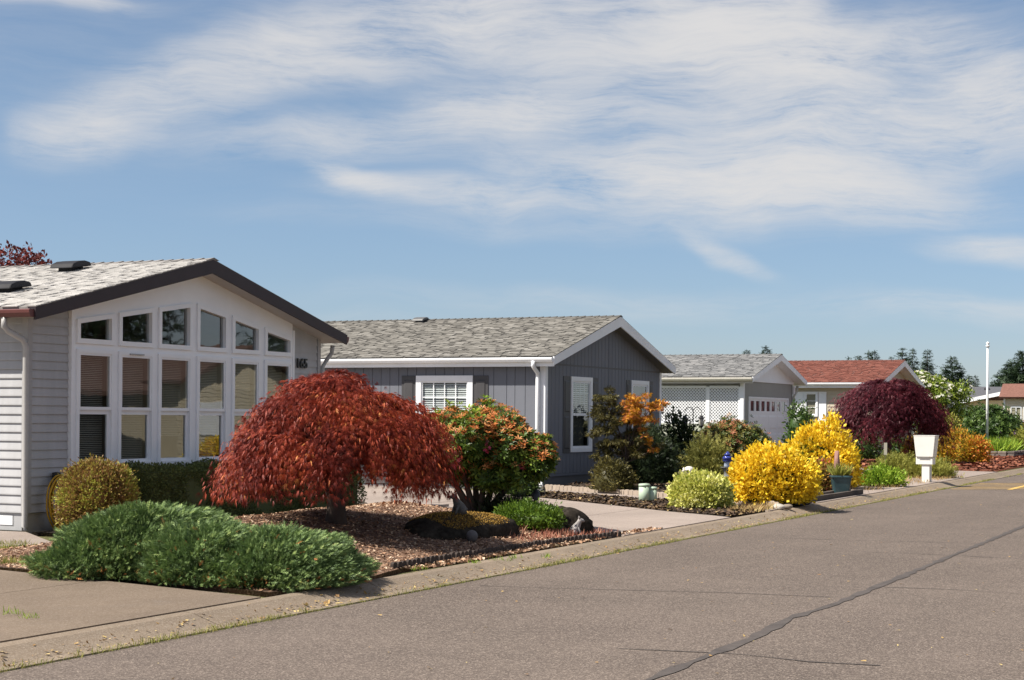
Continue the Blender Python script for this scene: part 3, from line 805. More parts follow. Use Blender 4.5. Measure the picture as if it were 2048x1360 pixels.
# ---- generic windows used on the other houses
def sash_front(root, x0, x1, z0, z1, frame, wood=.09, y=0.0, muntins=(0, 0), slats=0.0, shutter=None, sw=.4):
    o = [(x0, z0), (x1, z0), (x1, z1), (x0, z1)]; i1 = frame_poly(o, wood)
    w = link('window', ring_xz(MB(), o, i1, y-.05, y+.02).mesh(frame), root)
    i2 = frame_poly(i1, .045); ring = ring_xz(MB(), i1, i2, y-.03, y+.015)
    zm = (i2[0][1]+i2[2][1])/2
    ring.box(i2[0][0], i2[1][0], y-.035, y+.01, zm-.03, zm+.03)
    link('sash', ring.mesh(frame), w)
    pane(w, [(i2[0][0], zm+.03), (i2[1][0], zm+.03), i2[2], i2[3]], y-.012)
    pane(w, [i2[0], i2[1], (i2[1][0], zm-.03), (i2[0][0], zm-.03)], y-.008)
    for k in range(1, muntins[0]):
        x = i2[0][0]+(i2[1][0]-i2[0][0])*k/muntins[0]
        MB().box(x-.009, x+.009, y+.003, y+.015, zm+.03, i2[2][1]).build('muntin', frame, w)
    for k in range(1, muntins[1]):
        z = zm+.03+(i2[2][1]-zm-.03)*k/muntins[1]
        MB().box(i2[0][0], i2[1][0], y+.004, y+.014, z-.009, z+.009).build('muntin', frame, w)
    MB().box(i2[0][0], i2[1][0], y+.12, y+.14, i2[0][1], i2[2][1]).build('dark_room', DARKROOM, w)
    if slats:
        z = zm+.06
        while z < i2[2][1]-.03:
            MB().box(i2[0][0], i2[1][0], y+.03, y+.055, z, z+.022).build('blind_slat', WHITE, w); z += slats
    if shutter:
        for a, b in ((x0-sw-.01, x0-.01), (x1+.01, x1+sw+.01)):
            s = MB().box(a, b, y-.028, y-.001, z0-.02, z1+.0).build('shutter', shutter, root)
            zm2 = z0+(z1-z0)*.5
            for c, d in ((z0+.08, zm2-.05), (zm2+.05, z1-.1)):
                MB().loft([(a+.06, y-.029, c), (b-.06, y-.029, c), (b-.06, y-.029, d), (a+.06, y-.029, d)], [(a+.09, y-.042, c+.03), (b-.09, y-.042, c+.03), (b-.09, y-.042, d-.03), (a+.09, y-.042, d-.03)]).build('shutter_panel', shutter, s)
    return w
def sash_side(root, y0, y1, z0, z1, frame, x=0.0, wood=.13, cols=4, rows=3, slats=.06, shutter=None, sw=.4):
    def box(mbd, a, b, c, d, e, f): return mbd.box(a, b, c, d, e, f)
    fr = MB().box(x-.05, x+.03, y0, y0+wood, z0, z1).box(x-.05, x+.03, y1-wood, y1, z0, z1).box(x-.052, x+.03, y0+wood, y1-wood, z1-wood, z1).box(x-.052, x+.03, y0+wood, y1-wood, z0, z0+wood)
    w = link('window', fr.mesh(frame), root)
    a, b, c, d = y0+wood, y1-wood, z0+wood, z1-wood
    s = .035
    link('sash', MB().box(x-.025, x+.02, a, a+s, c, d).box(x-.025, x+.02, b-s, b, c, d).box(x-.026, x+.02, a+s, b-s, d-s, d).box(x-.026, x+.02, a+s, b-s, c, c+s).mesh(frame), w)
    a, b, c, d = a+s, b-s, c+s, d-s
    for k in range(1, cols): MB().box(x-.018, x-.006, a+(b-a)*k/cols-.01, a+(b-a)*k/cols+.01, c, d).build('muntin', frame, w)
    for k in range(1, rows): MB().box(x-.017, x-.007, a, b, c+(d-c)*k/rows-.01, c+(d-c)*k/rows+.01).build('muntin', frame, w)
    pane_side(w, [(a, c), (b, c), (b, d), (a, d)], x-.003)
    if slats:
        z = c+.02
        while z < d-.01:
            MB().add([(x+.012, a, z), (x+.012, b, z), (x+.026, b, z+.034), (x+.026, a, z+.034), (x+.015, a, z), (x+.015, b, z), (x+.029, b, z+.034), (x+.029, a, z+.034)],
                     [(0, 1, 2, 3), (4, 7, 6, 5), (0, 4, 5, 1), (2, 6, 7, 3)]).build('blind_slat', WHITE, w)
            z += slats
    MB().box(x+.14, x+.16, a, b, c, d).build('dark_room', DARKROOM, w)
    if shutter:
        for p, q in ((y0-sw-.01, y0-.01), (y1+.01, y1+sw+.01)):
            sh = MB().box(x-.028, x-.001, p, q, z0-.02, z1).build('shutter', shutter, root)
            for c2, d2 in ((z0+.08, (z0+z1)/2-.05), ((z0+z1)/2+.05, z1-.1)):
                MB().loft([(x-.029, p+.06, c2), (x-.029, q-.06, c2), (x-.029, q-.06, d2), (x-.029, p+.06, d2)], [(x-.045, p+.09, c2+.03), (x-.045, q-.09, c2+.03), (x-.045, q-.09, d2-.03), (x-.045, p+.09, d2-.03)]).build('shutter_panel', shutter, sh)
    return w
def boards_vertical_front(root, x0, x1, y, z0, z1, cuts, rl, m, openings=(), drop=.07, th=.02, gap=.012):
    for a, b in zip(cuts[:-1], cuts[1:]):
        a_, b_ = a+gap/2, b-gap/2
        spans = [(z0, z1)]
        for (o0, o1, c, d) in openings:
            if b_ > o0+.01 and a_ < o1-.01: spans = [s for (p, q) in spans for s in ((p, min(q, c)), (max(p, d), q)) if s[1]-s[0] > .02]
        for (c, d) in spans:
            p = rl.clip([(a_, c), (b_, c), (b_, d), (a_, d)], drop) if rl else [(a_, c), (b_, c), (b_, d), (a_, d)]
            if p: MB().prism_xz(p, y-th, y).build('siding_board', m, root)
def boards_vertical_side(root, x, cuts, z0, z1, m, openings=(), th=.02, gap=.012):
    for a, b in zip(cuts[:-1], cuts[1:]):
        a_, b_ = a+gap/2, b-gap/2
        spans = [(z0, z1)]
        for (o0, o1, c, d) in openings:
            if b_ > o0+.01 and a_ < o1-.01: spans = [s for (p, q) in spans for s in ((p, min(q, c)), (max(p, d), q)) if s[1]-s[0] > .02]
        for (c, d) in spans: MB().box(x-th, x, a_, b_, c, d).build('siding_board', m, root)

def house_two():
    Z0 = .15
    root = thing('house', 'dark grey board house with white trim and black shutters beside the driveway', 'house', (36.73, 15.21, Z0), HANG)
    W, D = 7.42, 14.0
    rl = Roofline(-.22, 7.66, 3.76, 3.13-Z0, 4.25-Z0)
    GREY = mat('grey_siding', (.150, .158, .185), .65, .06, 2.0, .15, 50, stretch=(1, 1, .2))
    GROOVE = mat('grey_groove', (.12, .12, .125), .7, .05, 2)
    SHUT = mat('shutter_charcoal', (.062, .06, .063), .5, .06, 4)
    SOF = mat('grey_soffit', (.20, .20, .21), .7, .05, 2)
    DECK = mat('roof_deck_brown', (.085, .08, .072), .9, .2, 14, .3, 120)
    TAB = tintmat('grey_brown_shingle', [(0, (.125, .117, .106)), (.4, (.185, .175, .158)), (.75, (.23, .217, .195)), (1, (.30, .285, .26))], .95, 0, .1, .18, 60)
    w1, w2 = (1.40, 2.68, .93-Z0, 2.71-Z0), (5.23, 6.47, .93-Z0, 2.71-Z0)
    ws = (1.81, 3.30, 1.35-Z0, 2.70-Z0); wp = (6.2, 8.2, .9, 2.5)
    # shell with window openings
    sh = MB()
    sh.box(0, .12, .0, ws[0], 0, 2.85).box(0, .12, ws[1], wp[0], 0, 2.85).box(0, .12, wp[1], D, 0, 2.85)
    for w in (ws, wp): sh.box(0, .12, w[0], w[1], 0, w[2]).box(0, .12, w[0], w[1], w[3], 2.85)
    sh.box(W-.12, W, .0, D, 0, 2.85).box(.12, W-.12, D-.12, D, 0, 2.85)
    for a, b in ((.12, w1[0]), (w1[1], w2[0]), (w2[1], W-.12)):
        sh.prism_xz(rl.clip([(a, 0), (b, 0), (b, 6), (a, 6)], .08), 0, .12)
    for w in (w1, w2):
        sh.box(w[0], w[1], 0, .12, 0, w[2]); sh.prism_xz(rl.clip([(w[0], w[3]), (w[1], w[3]), (w[1], 6), (w[0], 6)], .08), 0, .12)
    sh.build('wall', GROOVE, root)
    cuts = [.12, .48, .74, .95, 1.28, 1.54, 1.81]+[1.81+1.49*k/6 for k in range(1, 7)]+[3.30+.24*k for k in range(1, 12)]+[6.2, 6.55, 6.9, 7.25, 7.6, 7.95, 8.2]+[8.2+.26*k for k in range(1, 22)]
    boards_vertical_side(root, -.001, sorted(set(cuts)), .28, 2.80, GREY, [ws, wp])
    gc = sorted([.11, w1[0], w1[1], w2[0], w2[1], 3.73, 3.77, W-.11]+list(np.arange(.315, 1.35, .217))+list(np.linspace(w1[0], w1[1], 7)[1:-1])+list(np.linspace(w1[1], 3.73, 6)[1:-1])+list(np.linspace(3.77, w2[0], 8)[1:-1])+list(np.linspace(w2[0], w2[1], 7)[1:-1])+list(np.linspace(w2[1], W-.11, 5)[1:-1]))
    boards_vertical_front(root, 0, W, -.001, .30, 2.795, gc, rl, GREY, [w1, w2], .09)
    boards_vertical_front(root, 0, W, -.001, 2.835, 6, gc, rl, GREY, [], .09)
    MB().box(.10, W-.10, -.016, -.002, 2.797, 2.833).build('flashing_band', mat('dark_band', (.10, .10, .105), .6, .05, 3), root)
    for x in (0, W):
        MB().box(x-.11 if x else -.024, x+.024 if x else .11, -.026, -.002, .22, 2.80).build('corner_board', WHITE if x else WHITE, root)
    MB().box(-.026, -.003, -.024, .112, .22, 2.80).build('corner_board', WHITE, root)
    MB().box(.015, W-.015, .02, D-.02, -.15, .27).build('skirting', mat('skirting_grey', (.15, .15, .165), .8, .08, 3), root)
    MB().box(-.03, .0, .13, D, .20, .275).box(.12, W-.12, -.03, .0, .24, .295).build('water_table', GREY, root)
    sash_front(root, *w1, WHITE_SH, .10, -.005, (4, 3), .05, SHUT, .40)
    sash_front(root, *w2, WHITE_SH, .10, -.005, (0, 0), 0, SHUT, .30)
    sash_side(root, *ws, WHITE, -.01, .13, 4, 3, .052, SHUT, .38)
    sash_side(root, *wp, WHITE, -.01, .16, 2, 1, .0)
    roof(root, rl, -.33, D+.3, DECK, WHITE, SOF, TAB, .26, .19, .092, 0, 12.5, 7, WHITE)
    MB().box(rl.xl-.004, rl.xl+.03, -.32, D+.25, rl.ze-.235, rl.ze-.035).build('eave_board', WHITE, root)
    roof_vent(root, rl, 3.55, 5.15, mat('vent_grey', (.10, .10, .10), .5, .1, 4), .75)
    x = -.20
    MB().tube([(x-.09, .16, 2.86), (x-.09, .16, 2.76), (x-.05, .15, 2.70), (-.085, .14, 2.60), (-.08, .14, 2.48), (-.08, .14, .30), (-.10, .12, .20), (-.22, -.02, .12), (-.26, -.05, .05), (-.26, -.05, -.02)], .05, 8).build('downspout', WHITE, root, True)
    MB().tube([(W+.16, .1, 2.86), (W+.14, .1, 2.7), (W+.07, .1, 2.5), (W+.07, .1, .1)], .045, 8).build('downspout', WHITE, root, True)
    BLK = mat('black_metal', (.02, .02, .022), .35, .1, 4)
    lamp = MB().lathe([(.02, -.14), (.08, -.10), (.10, 0), (.085, .10), (.03, .15), (.01, .17)], (-.14, 5.0, 2.25), 12).build('wall_lamp', BLK, root, True)
    MB().box(-.14, -.02, 4.98, 5.02, 2.35, 2.39).build('lamp_bracket', BLK, lamp)
    return rl
house_two()

def house_three():
    Z0 = .15
    root = thing('house', 'pale grey house with white lattice side and white garage door', 'house', (55, 15.8, Z0), HANG)
    W, D = 5.54, 12.0
    rl = Roofline(-.25, 5.98, 2.88, 3.13-Z0, 3.96-Z0)
    WALL = mat('sage_grey_wall', (.30, .30, .28), .7, .05, 2)
    PALE = mat('pale_green_wall', (.50, .52, .42), .7, .05, 2)
    DECK = mat('roof_deck_grey', (.12, .12, .12), .9, .2, 14, .3, 120)
    TAB = tintmat('grey_shingle', [(0, (.13, .13, .132)), (.5, (.20, .20, .20)), (1, (.29, .285, .28))], .95, 0, .1, .15, 60)
    dx0, dx1, dz1 = .55, 4.95, 2.43-Z0
    b = MB().box(.42, .54, .12, D, 0, 2.85).box(W-.12, W, 0, D, 0, 2.85).box(.54, W-.12, D-.12, D, 0, 2.85)
    b.prism_xz([(0.02, 0), (dx0-.05, 0), (dx0-.05, 2.87), (0.02, 2.87)], 0, .12).prism_xz([(dx1+.05, 0), (W, 0), (W, 2.87), (dx1+.05, 2.87)], 0, .12).prism_xz([(dx0-.05, dz1+.08), (dx1+.05, dz1+.08), (dx1+.05, 2.87), (dx0-.05, 2.87)], 0, .12)
    b.build('wall', WALL, root)
    MB().prism_xz(rl.clip([(-.02, 2.875), (W+.02, 2.875), (W+.02, 5), (-.02, 5)], .09), -.02, .11).build('gable_panel', WHITE, root)
    MB().box(-.04, W+.04, -.05, -.021, 2.84, 2.93).build('gable_trim', WHITE, root)
    roof(root, rl, -.40, D, DECK, WHITE, WHITE_SH, TAB, .22, .16, .10, 0, 10, 11, mat('cream_gutter', (.60, .57, .50), .5, .05, 3))
    MB().box(rl.xl-.002, rl.xl+.03, -.38, D-.1, rl.ze-.22, rl.ze-.035).build('eave_board', mat('cream_board', (.52, .49, .44), .6, .05, 3), root)
    # garage door: four rows of panels, top row glazed
    fr = MB().box(dx0-.05, dx0, -.03, .05, 0, dz1+.07).box(dx1, dx1+.05, -.03, .05, 0, dz1+.07).box(dx0, dx1, -.03, .05, dz1, dz1+.07).build('door_frame', WHITE, root)
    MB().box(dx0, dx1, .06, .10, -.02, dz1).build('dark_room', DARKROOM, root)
    door = MB()
    zt0, zt1 = 2.03-Z0, 2.36-Z0
    door.box(dx0, dx1, .01, .045, zt1, dz1).box(dx0, dx1, .01, .045, -.02, zt0)
    nw = 7; ww = (dx1-dx0-.3)/nw
    for k in range(nw+1):
        xx = dx0+.15+k*ww
        door.box(max(dx0, xx-.09) if k else dx0, min(dx1, xx+.09) if k < nw else dx1, .01, .045, zt0, zt1)
    dr = door.build('garage_door', WHITE_SH, root)
    for k in range(nw):
        xx = dx0+.15+k*ww; pane(dr, [(xx+.09, zt0), (xx+ww-.09, zt0), (xx+ww-.09, zt1), (xx+.09, zt1)], .03)
    for r_ in range(3):
        for k in range(4):
            x0 = dx0+.12+k*(dx1-dx0-.24)/4; x1 = x0+(dx1-dx0-.24)/4-.12; z0 = .08+r_*.60
            MB().loft([(x0, .009, z0), (x1, .009, z0), (x1, .009, z0+.46), (x0, .009, z0+.46)], [(x0+.05, -.003, z0+.05), (x1-.05, -.003, z0+.05), (x1-.05, -.003, z0+.41), (x0+.05, -.003, z0+.41)]).build('door_panel', WHITE_SH, dr)
    # lattice screen on the side that faces the camera
    MB().box(.0, .40, .13, 8.2, 0, 1.46).build('knee_wall', PALE, root)
    MB().box(-.03, .10, -.01, .11, 0, 2.85).build('corner_post', WHITE, root)
    ys = [.12, 1.22, 2.92, 4.6, 6.3]
    for a, c in zip(ys[:-1], ys[1:]):
        m_ = MB(); z0, z1 = 1.50, 2.66; st = .105; wd = .028
        for sgn, x in ((1, .02), (-1, .03)):
            s = -(z1-z0)
            while s < c-a+.01 if sgn == 1 else s < (c-a)+.01:
                pts = []
                p = [(a+s, z0), (a+s+wd*1.41, z0), (a+s+wd*1.41+(z1-z0), z1), (a+s+(z1-z0), z1)]
                p = clip_half(clip_half(p, -1, 0, -a), 1, 0, c)
                if sgn == -1: p = [(a+c-q[0], q[1]) for q in p]
                if len(p) >= 3: m_.prism_yz(p, x, x+.008)
                s += st
        pn = m_.build('lattice_panel', WHITE, root)
        MB().box(.0, .045, a, a+.06, z0, z1).box(.0, .045, c-.06, c, z0, z1).box(-.002, .045, a+.06, c-.06, z1-.05, z1+.03).box(-.002, .045, a+.06, c-.06, z0-.05, z0+.03).build('lattice_frame', WHITE, pn)
    MB().box(.30, .41, .13, 8.2, 1.47, 2.80).build('porch_back', mat('porch_grey', (.34, .34, .34), .8, .1, 3), root)
    MB().box(W+.01, W+.2, -.05, .12, 2.50, 2.78).build('wall_lamp', WHITE, root)
    MB().box(5.20, 5.38, -.06, -.002, 1.80, 2.02).build('meter_box', WHITE, root)
    MB().tube([(W+.3, -.1, 2.8), (W+.25, -.08, 2.6), (W+.1, -.02, 2.4), (W+.07, -.02, .1)], .045, 8).build('downspout', mat('beige_pipe', (.5, .48, .42), .6, .05, 3), root, True)
house_three()

def house_four():
    Z0 = .2
    root = thing('house', 'tan lap sided house with brick red roof behind the purple maple', 'house', (71.2, 15.0, Z0), HANG)
    W, D = 7.2, 14.0
    rl = Roofline(-.35, 7.6, 3.62, 3.32-Z0, 4.33-Z0)
    SID = mat('tan_siding', (.50, .44, .34), .7, .05, 2)
    DECK = mat('roof_deck_red', (.125, .05, .038), .9, .2, 14, .3, 120)
    TAB = tintmat('red_shingle', [(0, (.125, .046, .035)), (.5, (.175, .066, .050)), (1, (.225, .092, .07))], .95, 0, .1, .12, 60)
    b = MB().box(.0, .12, .0, D, 0, 3.0).box(W-.12, W, 0, D, 0, 3.0).box(.12, W-.12, D-.12, D, 0, 3.0)
    b.prism_xz(rl.clip([(.12, 0), (W-.12, 0), (W-.12, 6), (.12, 6)], .09), 0, .12)
    b.build('wall', SID, root)
    lap_boards_side(root, -.001, .1, D-.1, .25, 2.98, .17, SID, [(1.9, 3.45, 1.55, 2.75)])
    lap_boards_front(root, .1, W-.1, -.001, .25, 4.2, .17, SID, rl, .1)
    for k in (0, 1):
        MB().box(-.03, .0, 2.9+.0, 3.42, .3, 2.72).build('white_shutter', WHITE, root) if k == 0 else None
    sash_side(root, 2.30, 2.88, 1.7, 2.72, WHITE, -.02, .07, 1, 3, .0)
    MB().box(-.03, .0, 1.95, 2.28, .3, 2.72).build('white_shutter', WHITE, root)
    sash_front(root, 2.8, 4.4, .8, 2.3, WHITE_SH, .1, -.03)
    roof(root, rl, -.45, D, DECK, WHITE, WHITE_SH, TAB, .26, .2, .12, 0, 11, 21, WHITE)
    MB().box(rl.xl-.002, rl.xl+.03, -.43, D-.1, rl.ze-.24, rl.ze-.035).build('eave_board', WHITE, root)
    roof_vent(root, rl, 2.6, 6.4, MATS['black_vent'], .9)
house_four()

def house_five():
    root = thing('house', 'beige house with red roof and white window trim at the right edge of the frame', 'house', (105, 9.5, .15), 0)
    SID = mat('cream_siding', (.62, .54, .40), .7, .05, 2)
    DECK = mat('far_red_roof', (.17, .08, .06), .9, .2, 8, .3, 60)
    RAKE_SHADE = mat('rake_shadow_brown', (.10, .055, .045), .7, .1, 4)
    MB().box(0, 7, 0, 5.0, 0, 3.05).build('wall', SID, root)
    MB().box(7, 20, -1, 8.1, 0, 2.95).build('wall', SID, root)
    lap_boards_side(root, -.001, 0, 5.0, .3, 3.0, .2, SID, [(3.55, 4.35, .9, 2.5)])
    lap_boards_side(root, 6.999, 5.05, 8.1, .3, 2.95, .2, SID)
    # wing roof: ridge runs across, slope faces the street's near end
    MB().prism_xz([(-.35, 3.06), (1.3, 3.86), (2.95, 3.06), (2.9, 2.98), (1.3, 3.72), (-.30, 2.96)], -1, 5.25).build('wing_roof', DECK, root)
    MB().prism_xz([(-.2, 3.0), (1.3, 3.72), (2.8, 3.0)], 4.98, 5.18).build('wing_gable', SID, root)
    # main roof: gable towards the camera with white rake
    yl, yr, ya = 8.6, -1.5, 3.5
    MB().prism_yz([(yl, 2.9), (ya, 4.0), (yr, 2.9), (yr, 2.75), (ya, 3.85), (yl, 2.75)], 6.3, 20.5).build('roof', DECK, root)
    MB().prism_yz([(yl+.02, 2.92), (ya, 4.02), (ya, 3.78), (yl+.02, 2.70)], 6.24, 6.298).build('rake_board', WHITE, root)
    MB().prism_yz([(8.1, 2.96), (8.1, 2.97), (3.5, 3.9), (-1, 2.97), (-1, 2.96)], 7.0, 7.1).build('gable_wall', RAKE_SHADE, root)  # beige gable painted dark brown for the shadow below the rake
    for a in (3.65, 4.35):
        w = MB().box(-.05, -.026, a-.35+.0, a-.30, .9, 2.5).box(-.05, -.026, a+.22, a+.27, .9, 2.5).box(-.052, -.026, a-.30, a+.22, 2.45, 2.52).box(-.052, -.026, a-.30, a+.22, .88, .95).box(-.045, -.03, a-.06, a-.02, .95, 2.45).build('window', WHITE, root)
        pane_side(w, [(a-.30, .95), (a+.22, .95), (a+.22, 2.45), (a-.30, 2.45)], -.035)
    MB().lathe([(.13, 0), (.13, .12), (.10, .14), (.10, .75), (.17, .78), (.17, .88), (.02, .95)], (1.0, 3.7, 3.6), 12).build('vent_pipe', mat('galvanised', (.55, .56, .58), .4, .08, 3, metal=.3), root, True)
    MB().box(-.07, -.0265, 4.92, 5.02, 0, 3.0).build('corner_board', WHITE, root)
house_five()
def house_six():
    root = thing('house', 'distant house with dark slate grey roof behind the flagpole', 'house', (130, 16.5, .15), 0)
    MB().box(0, 9, 0, 9.0, 0, 3.1).build('wall', mat('far_grey_wall', (.45, .46, .47), .7, .05, 2), root)
    DK = mat('slate_roof', (.085, .085, .095), .9, .2, 8, .3, 60)
    MB().prism_xz([(-.5, 3.1), (4.5, 4.25), (9.5, 3.1), (9.5, 2.95), (4.5, 4.1), (-.5, 2.95)], -1, 9.6).build('roof', DK, root)
    MB().box(-.56, -.501, -1, 9.6, 2.95, 3.12).build('eave_board', WHITE, root)
    for k in range(5): MB().prism_xz([(3.3, 4.0), (3.65, 4.0), (3.6, 4.15), (3.35, 4.13)], 1.5+k*1.5, 1.85+k*1.5).build('roof_vent', MATS['black_vent'], root)
house_six()
def house_mirror():
    SID = mat('cream_siding', (.62, .54, .40)); BR = mat('mirror_roof', (.12, .07, .055), .9, .2, 6, .2, 60)
    TP = mat('taupe_wall', (.10, .085, .075), .7, .05, 2)
    root = thing('house', 'brown roofed house across the street, mirrored in the left windows', 'house', (35.5, -9.0, .12), 0)
    MB().box(0, 14, -8, 0, 0, 2.7).build('wall', TP, root)
    MB().prism_yz([(1.6, 2.45), (-4, 4.3), (-9.6, 2.45), (-9.6, 2.3), (-4, 4.15), (1.6, 2.3)], -.5, 14.5).build('roof', BR, root)
    for x in (1.5, 6.2, 11): MB().box(x, x+1.5, .0, .05, .9, 2.2).build('window', DARKROOM, root)
    root = thing('house', 'beige lap sided house across the street, mirrored in the middle windows', 'house', (51, -7.5, .12), 0)
    MB().box(0, 8, -13, 0, 0, 2.85).build('wall', SID, root)
    z = .2
    while z < 2.7: MB().box(0, 8, .0, .02, z, z+.12).build('siding_board', SID, root); z += .14
    MB().prism_xz([(-.4, 2.85), (4, 4.3), (8.4, 2.85), (8.4, 2.7), (4, 4.15), (-.4, 2.7)], -13.4, .4).build('roof', BR, root)
    MB().prism_xz([(0.2, 2.86), (4, 4.1), (7.8, 2.86)], -.12, -.02).build('gable_wall', SID, root)
    for x in (1.2, 5.2): MB().box(x, x+1.5, .02, .06, .9, 2.1).build('window', WHITE, root)
house_mirror()
#VEG#
# ------------------------------------------------------------------ vegetation
def lumps(rs, n=14, amp=.16, width=.10):
    C = norm(rs.randn(n, 3)); A = rs.uniform(-.5, 1, n)*amp; Wd = rs.uniform(.5, 1.6, n)*width
    def f(d): return 1+np.sum(A*np.exp((d@C.T-1)/Wd), axis=1)
    return f
def blob_mesh(name, c, rad, lf, scale, zmin, m, parent, tintv=.3):
    bm = bmesh.new(); bmesh.ops.create_icosphere(bm, subdivisions=3, radius=1)
    V = np.array([v.co[:] for v in bm.verts]); r = lf(V)*scale
    for v, d, k in zip(bm.verts, V, r):
        p = np.array(c)+d*np.array(rad)*k; v.co = (p[0], p[1], max(p[2], zmin))
    me = bpy.data.meshes.new('m'); bm.to_mesh(me); bm.free(); me.materials.append(m)
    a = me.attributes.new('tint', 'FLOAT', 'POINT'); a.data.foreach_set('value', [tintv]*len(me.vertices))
    me.polygons.foreach_set('use_smooth', [True]*len(me.polygons))
    return link(name, me, parent)
STEM = mat('stem_bark', (.075, .055, .045), .9, .25, 8, .4, 60)
def place(px0, px1, pyt, D, z0=.15, pyc=None):
    """centre on the ground, half width and height of a plant seen between two pixel columns, top at pixel row, at distance D"""
    c = at((px0+px1)/2, pyt, D)
    return float(c[0]), float(c[1]), (px1-px0)/2*D/F_PX, float(c[2])-z0
def bush(name, label, cat, x, y, z0, rx, h, m, n, kind='leaf', size=.04, ry=None, seed=0, group=None, lump=(14, .16, .10), shell=(.78, 1.05), cut=.35, core=.86, dirmix=(.7, .6, .3),
         extra=(), stems=5, boxy=0.0, tintfun=None, zc=None, sizevar=.35, coremat=None, clump=12):
    rs = rng(1000+seed); ry = ry or rx
    root = thing(name, label, cat, (x, y, z0), 0, group)
    rz = h/(1+cut); c = (0, 0, rz*cut)
    base_lf = lumps(rs, *lump)
    def lf(d):
        k = base_lf(d)
        if boxy:
            s = 1/np.maximum(np.max(np.abs(d), axis=1), 1e-6); k = k*(1+boxy*(np.minimum(s, 1.6)-1))
        return k
    def pts(n_, sh):
        d = norm(rs.randn(int(n_*1.9)+10, 3)); d = d[d[:, 2] > -cut*1.05]; d = d[:n_]
        k = lf(d)*rs.uniform(sh[0]**2, sh[1]**2, len(d))**.5
        P = np.array(c)+d*np.array([rx, ry, rz])*k[:, None]
        nrm = norm(d/np.array([rx, ry, rz]))
        ok = P[:, 2] > .01
        return P[ok], nrm[ok], d[ok]
    def dirs(nrm, mix): return nrm*mix[0]+norm(rs.randn(len(nrm), 3))*mix[1]+np.array([0, 0, mix[2]])
    if clump:
        P, nr, d = pts(max(20, n//clump), shell); k_ = rs.randint(len(P), size=n)
        P = P[k_]+rs.randn(n, 3)*size*.85; nr = nr[k_]; d = d[k_]; ct = rs.rand(len(P))[k_ % len(P)]
        ok_ = P[:, 2] > .01; P, nr, d = P[ok_], nr[ok_], d[ok_]
    else: P, nr, d = pts(n, shell)
    t = tintfun(P, d, rs) if tintfun is not None else rs.rand(len(P))*.75+.25*(base_lf(d) > 1.02)
    scatter('foliage', kind, P, dirs(nr, dirmix), size*rs.uniform(1-sizevar, 1+sizevar, len(P)), t, m, root, rs)
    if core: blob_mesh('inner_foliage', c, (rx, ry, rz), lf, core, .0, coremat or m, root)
    for e in extra:
        P, nr, d = pts(e['n'], e.get('shell', (.95, 1.06)))
        if 'cond' in e:
            k = e['cond'](P, d, rs); P, nr, d = P[k], nr[k], d[k]
        scatter(e['name'], e['kind'], P, dirs(nr, e.get('mix', (1, .5, .3))), e['size']*rs.uniform(.7, 1.25, len(P)), rs.rand(len(P)), e['mat'], root, rs, None, True)
    sm = MB()
    for k in range(stems):
        a = 2*math.pi*k/max(1, stems)+rs.uniform(-.4, .4); q = rs.uniform(.3, .75)
        sm.tube([(.04*math.cos(a), .04*math.sin(a), -.05), (.35*q*rx*math.cos(a), .35*q*ry*math.sin(a), h*.3), (q*rx*math.cos(a), q*ry*math.sin(a), h*.62)], [.022+.008*h, .014+.005*h, .006], 6)
    if stems: sm.build('stems', STEM, root, True, kind='stuff')
    return root
def G3(*c): return [(0, c[0]), (.5, c[1]), (1, c[2])]
M_MAPLE = tintmat('red_maple_leaf', [(0, (.11, .017, .014)), (.45, (.29, .044, .024)), (.82, (.50, .105, .045)), (1, (.64, .27, .08))], .55, .28)
M_PURP = tintmat('purple_maple_leaf', G3((.05, .010, .017), (.105, .017, .028), (.20, .034, .045)), .55, .25)
M_JUN = tintmat('juniper_needle', [(0, (.045, .078, .030)), (.45, (.13, .20, .070)), (.85, (.24, .335, .11)), (.97, (.38, .46, .15)), (1, (.48, .20, .07))], .6, .12)
M_HEDGE = tintmat('hedge_leaf', G3((.06, .075, .022), (.12, .14, .04), (.20, .23, .065)), .55, .2)
M_ROUND = tintmat('bronze_leaf', [(0, (.12, .075, .03)), (.3, (.30, .16, .06)), (.55, (.34, .27, .06)), (.8, (.42, .43, .08)), (1, (.52, .62, .11))], .5, .25)
M_GREEN = tintmat('green_leaf', G3((.022, .05, .012), (.055, .105, .022), (.13, .20, .04)), .4, .25)
M_RHODO = tintmat('rhododendron_leaf', G3((.03, .06, .012), (.085, .14, .024), (.22, .29, .045)), .4, .3)
M_DKGREEN = tintmat('dark_green_leaf', G3((.012, .022, .010), (.026, .042, .016), (.06, .085, .03)), .45, .2)
M_LIME = tintmat('lime_leaf', G3((.12, .22, .02), (.22, .34, .03), (.36, .46, .05)), .5, .3)
M_LIMED = tintmat('moss_green_leaf', G3((.05, .10, .012), (.12, .20, .02), (.24, .33, .035)), .5, .3)
M_ORANGE = tintmat('orange_leaf', G3((.42, .12, .03), (.60, .21, .06), (.70, .36, .14)), .5, .3)
M_GOLD = tintmat('golden_leaf', [(0, (.42, .30, .02)), (.3, (.80, .55, .02)), (1, (.93, .72, .06))], .5, .35)
M_VARIEG = tintmat('variegated_leaf', [(0, (.20, .26, .04)), (.3, (.52, .52, .10)), (.7, (.76, .74, .26)), (1, (.90, .88, .55))], .5, .3)
M_PIERIS = tintmat('pieris_leaf', [(0, (.03, .05, .015)), (.45, (.08, .12, .025)), (.7, (.20, .17, .035)), (.9, (.36, .13, .06)), (1, (.52, .20, .12))], .45, .2)
M_FIRE = tintmat('fire_shrub_leaf', [(0, (.10, .11, .02)), (.35, (.42, .32, .03)), (.65, (.62, .32, .035)), (1, (.68, .17, .06))], .5, .3)
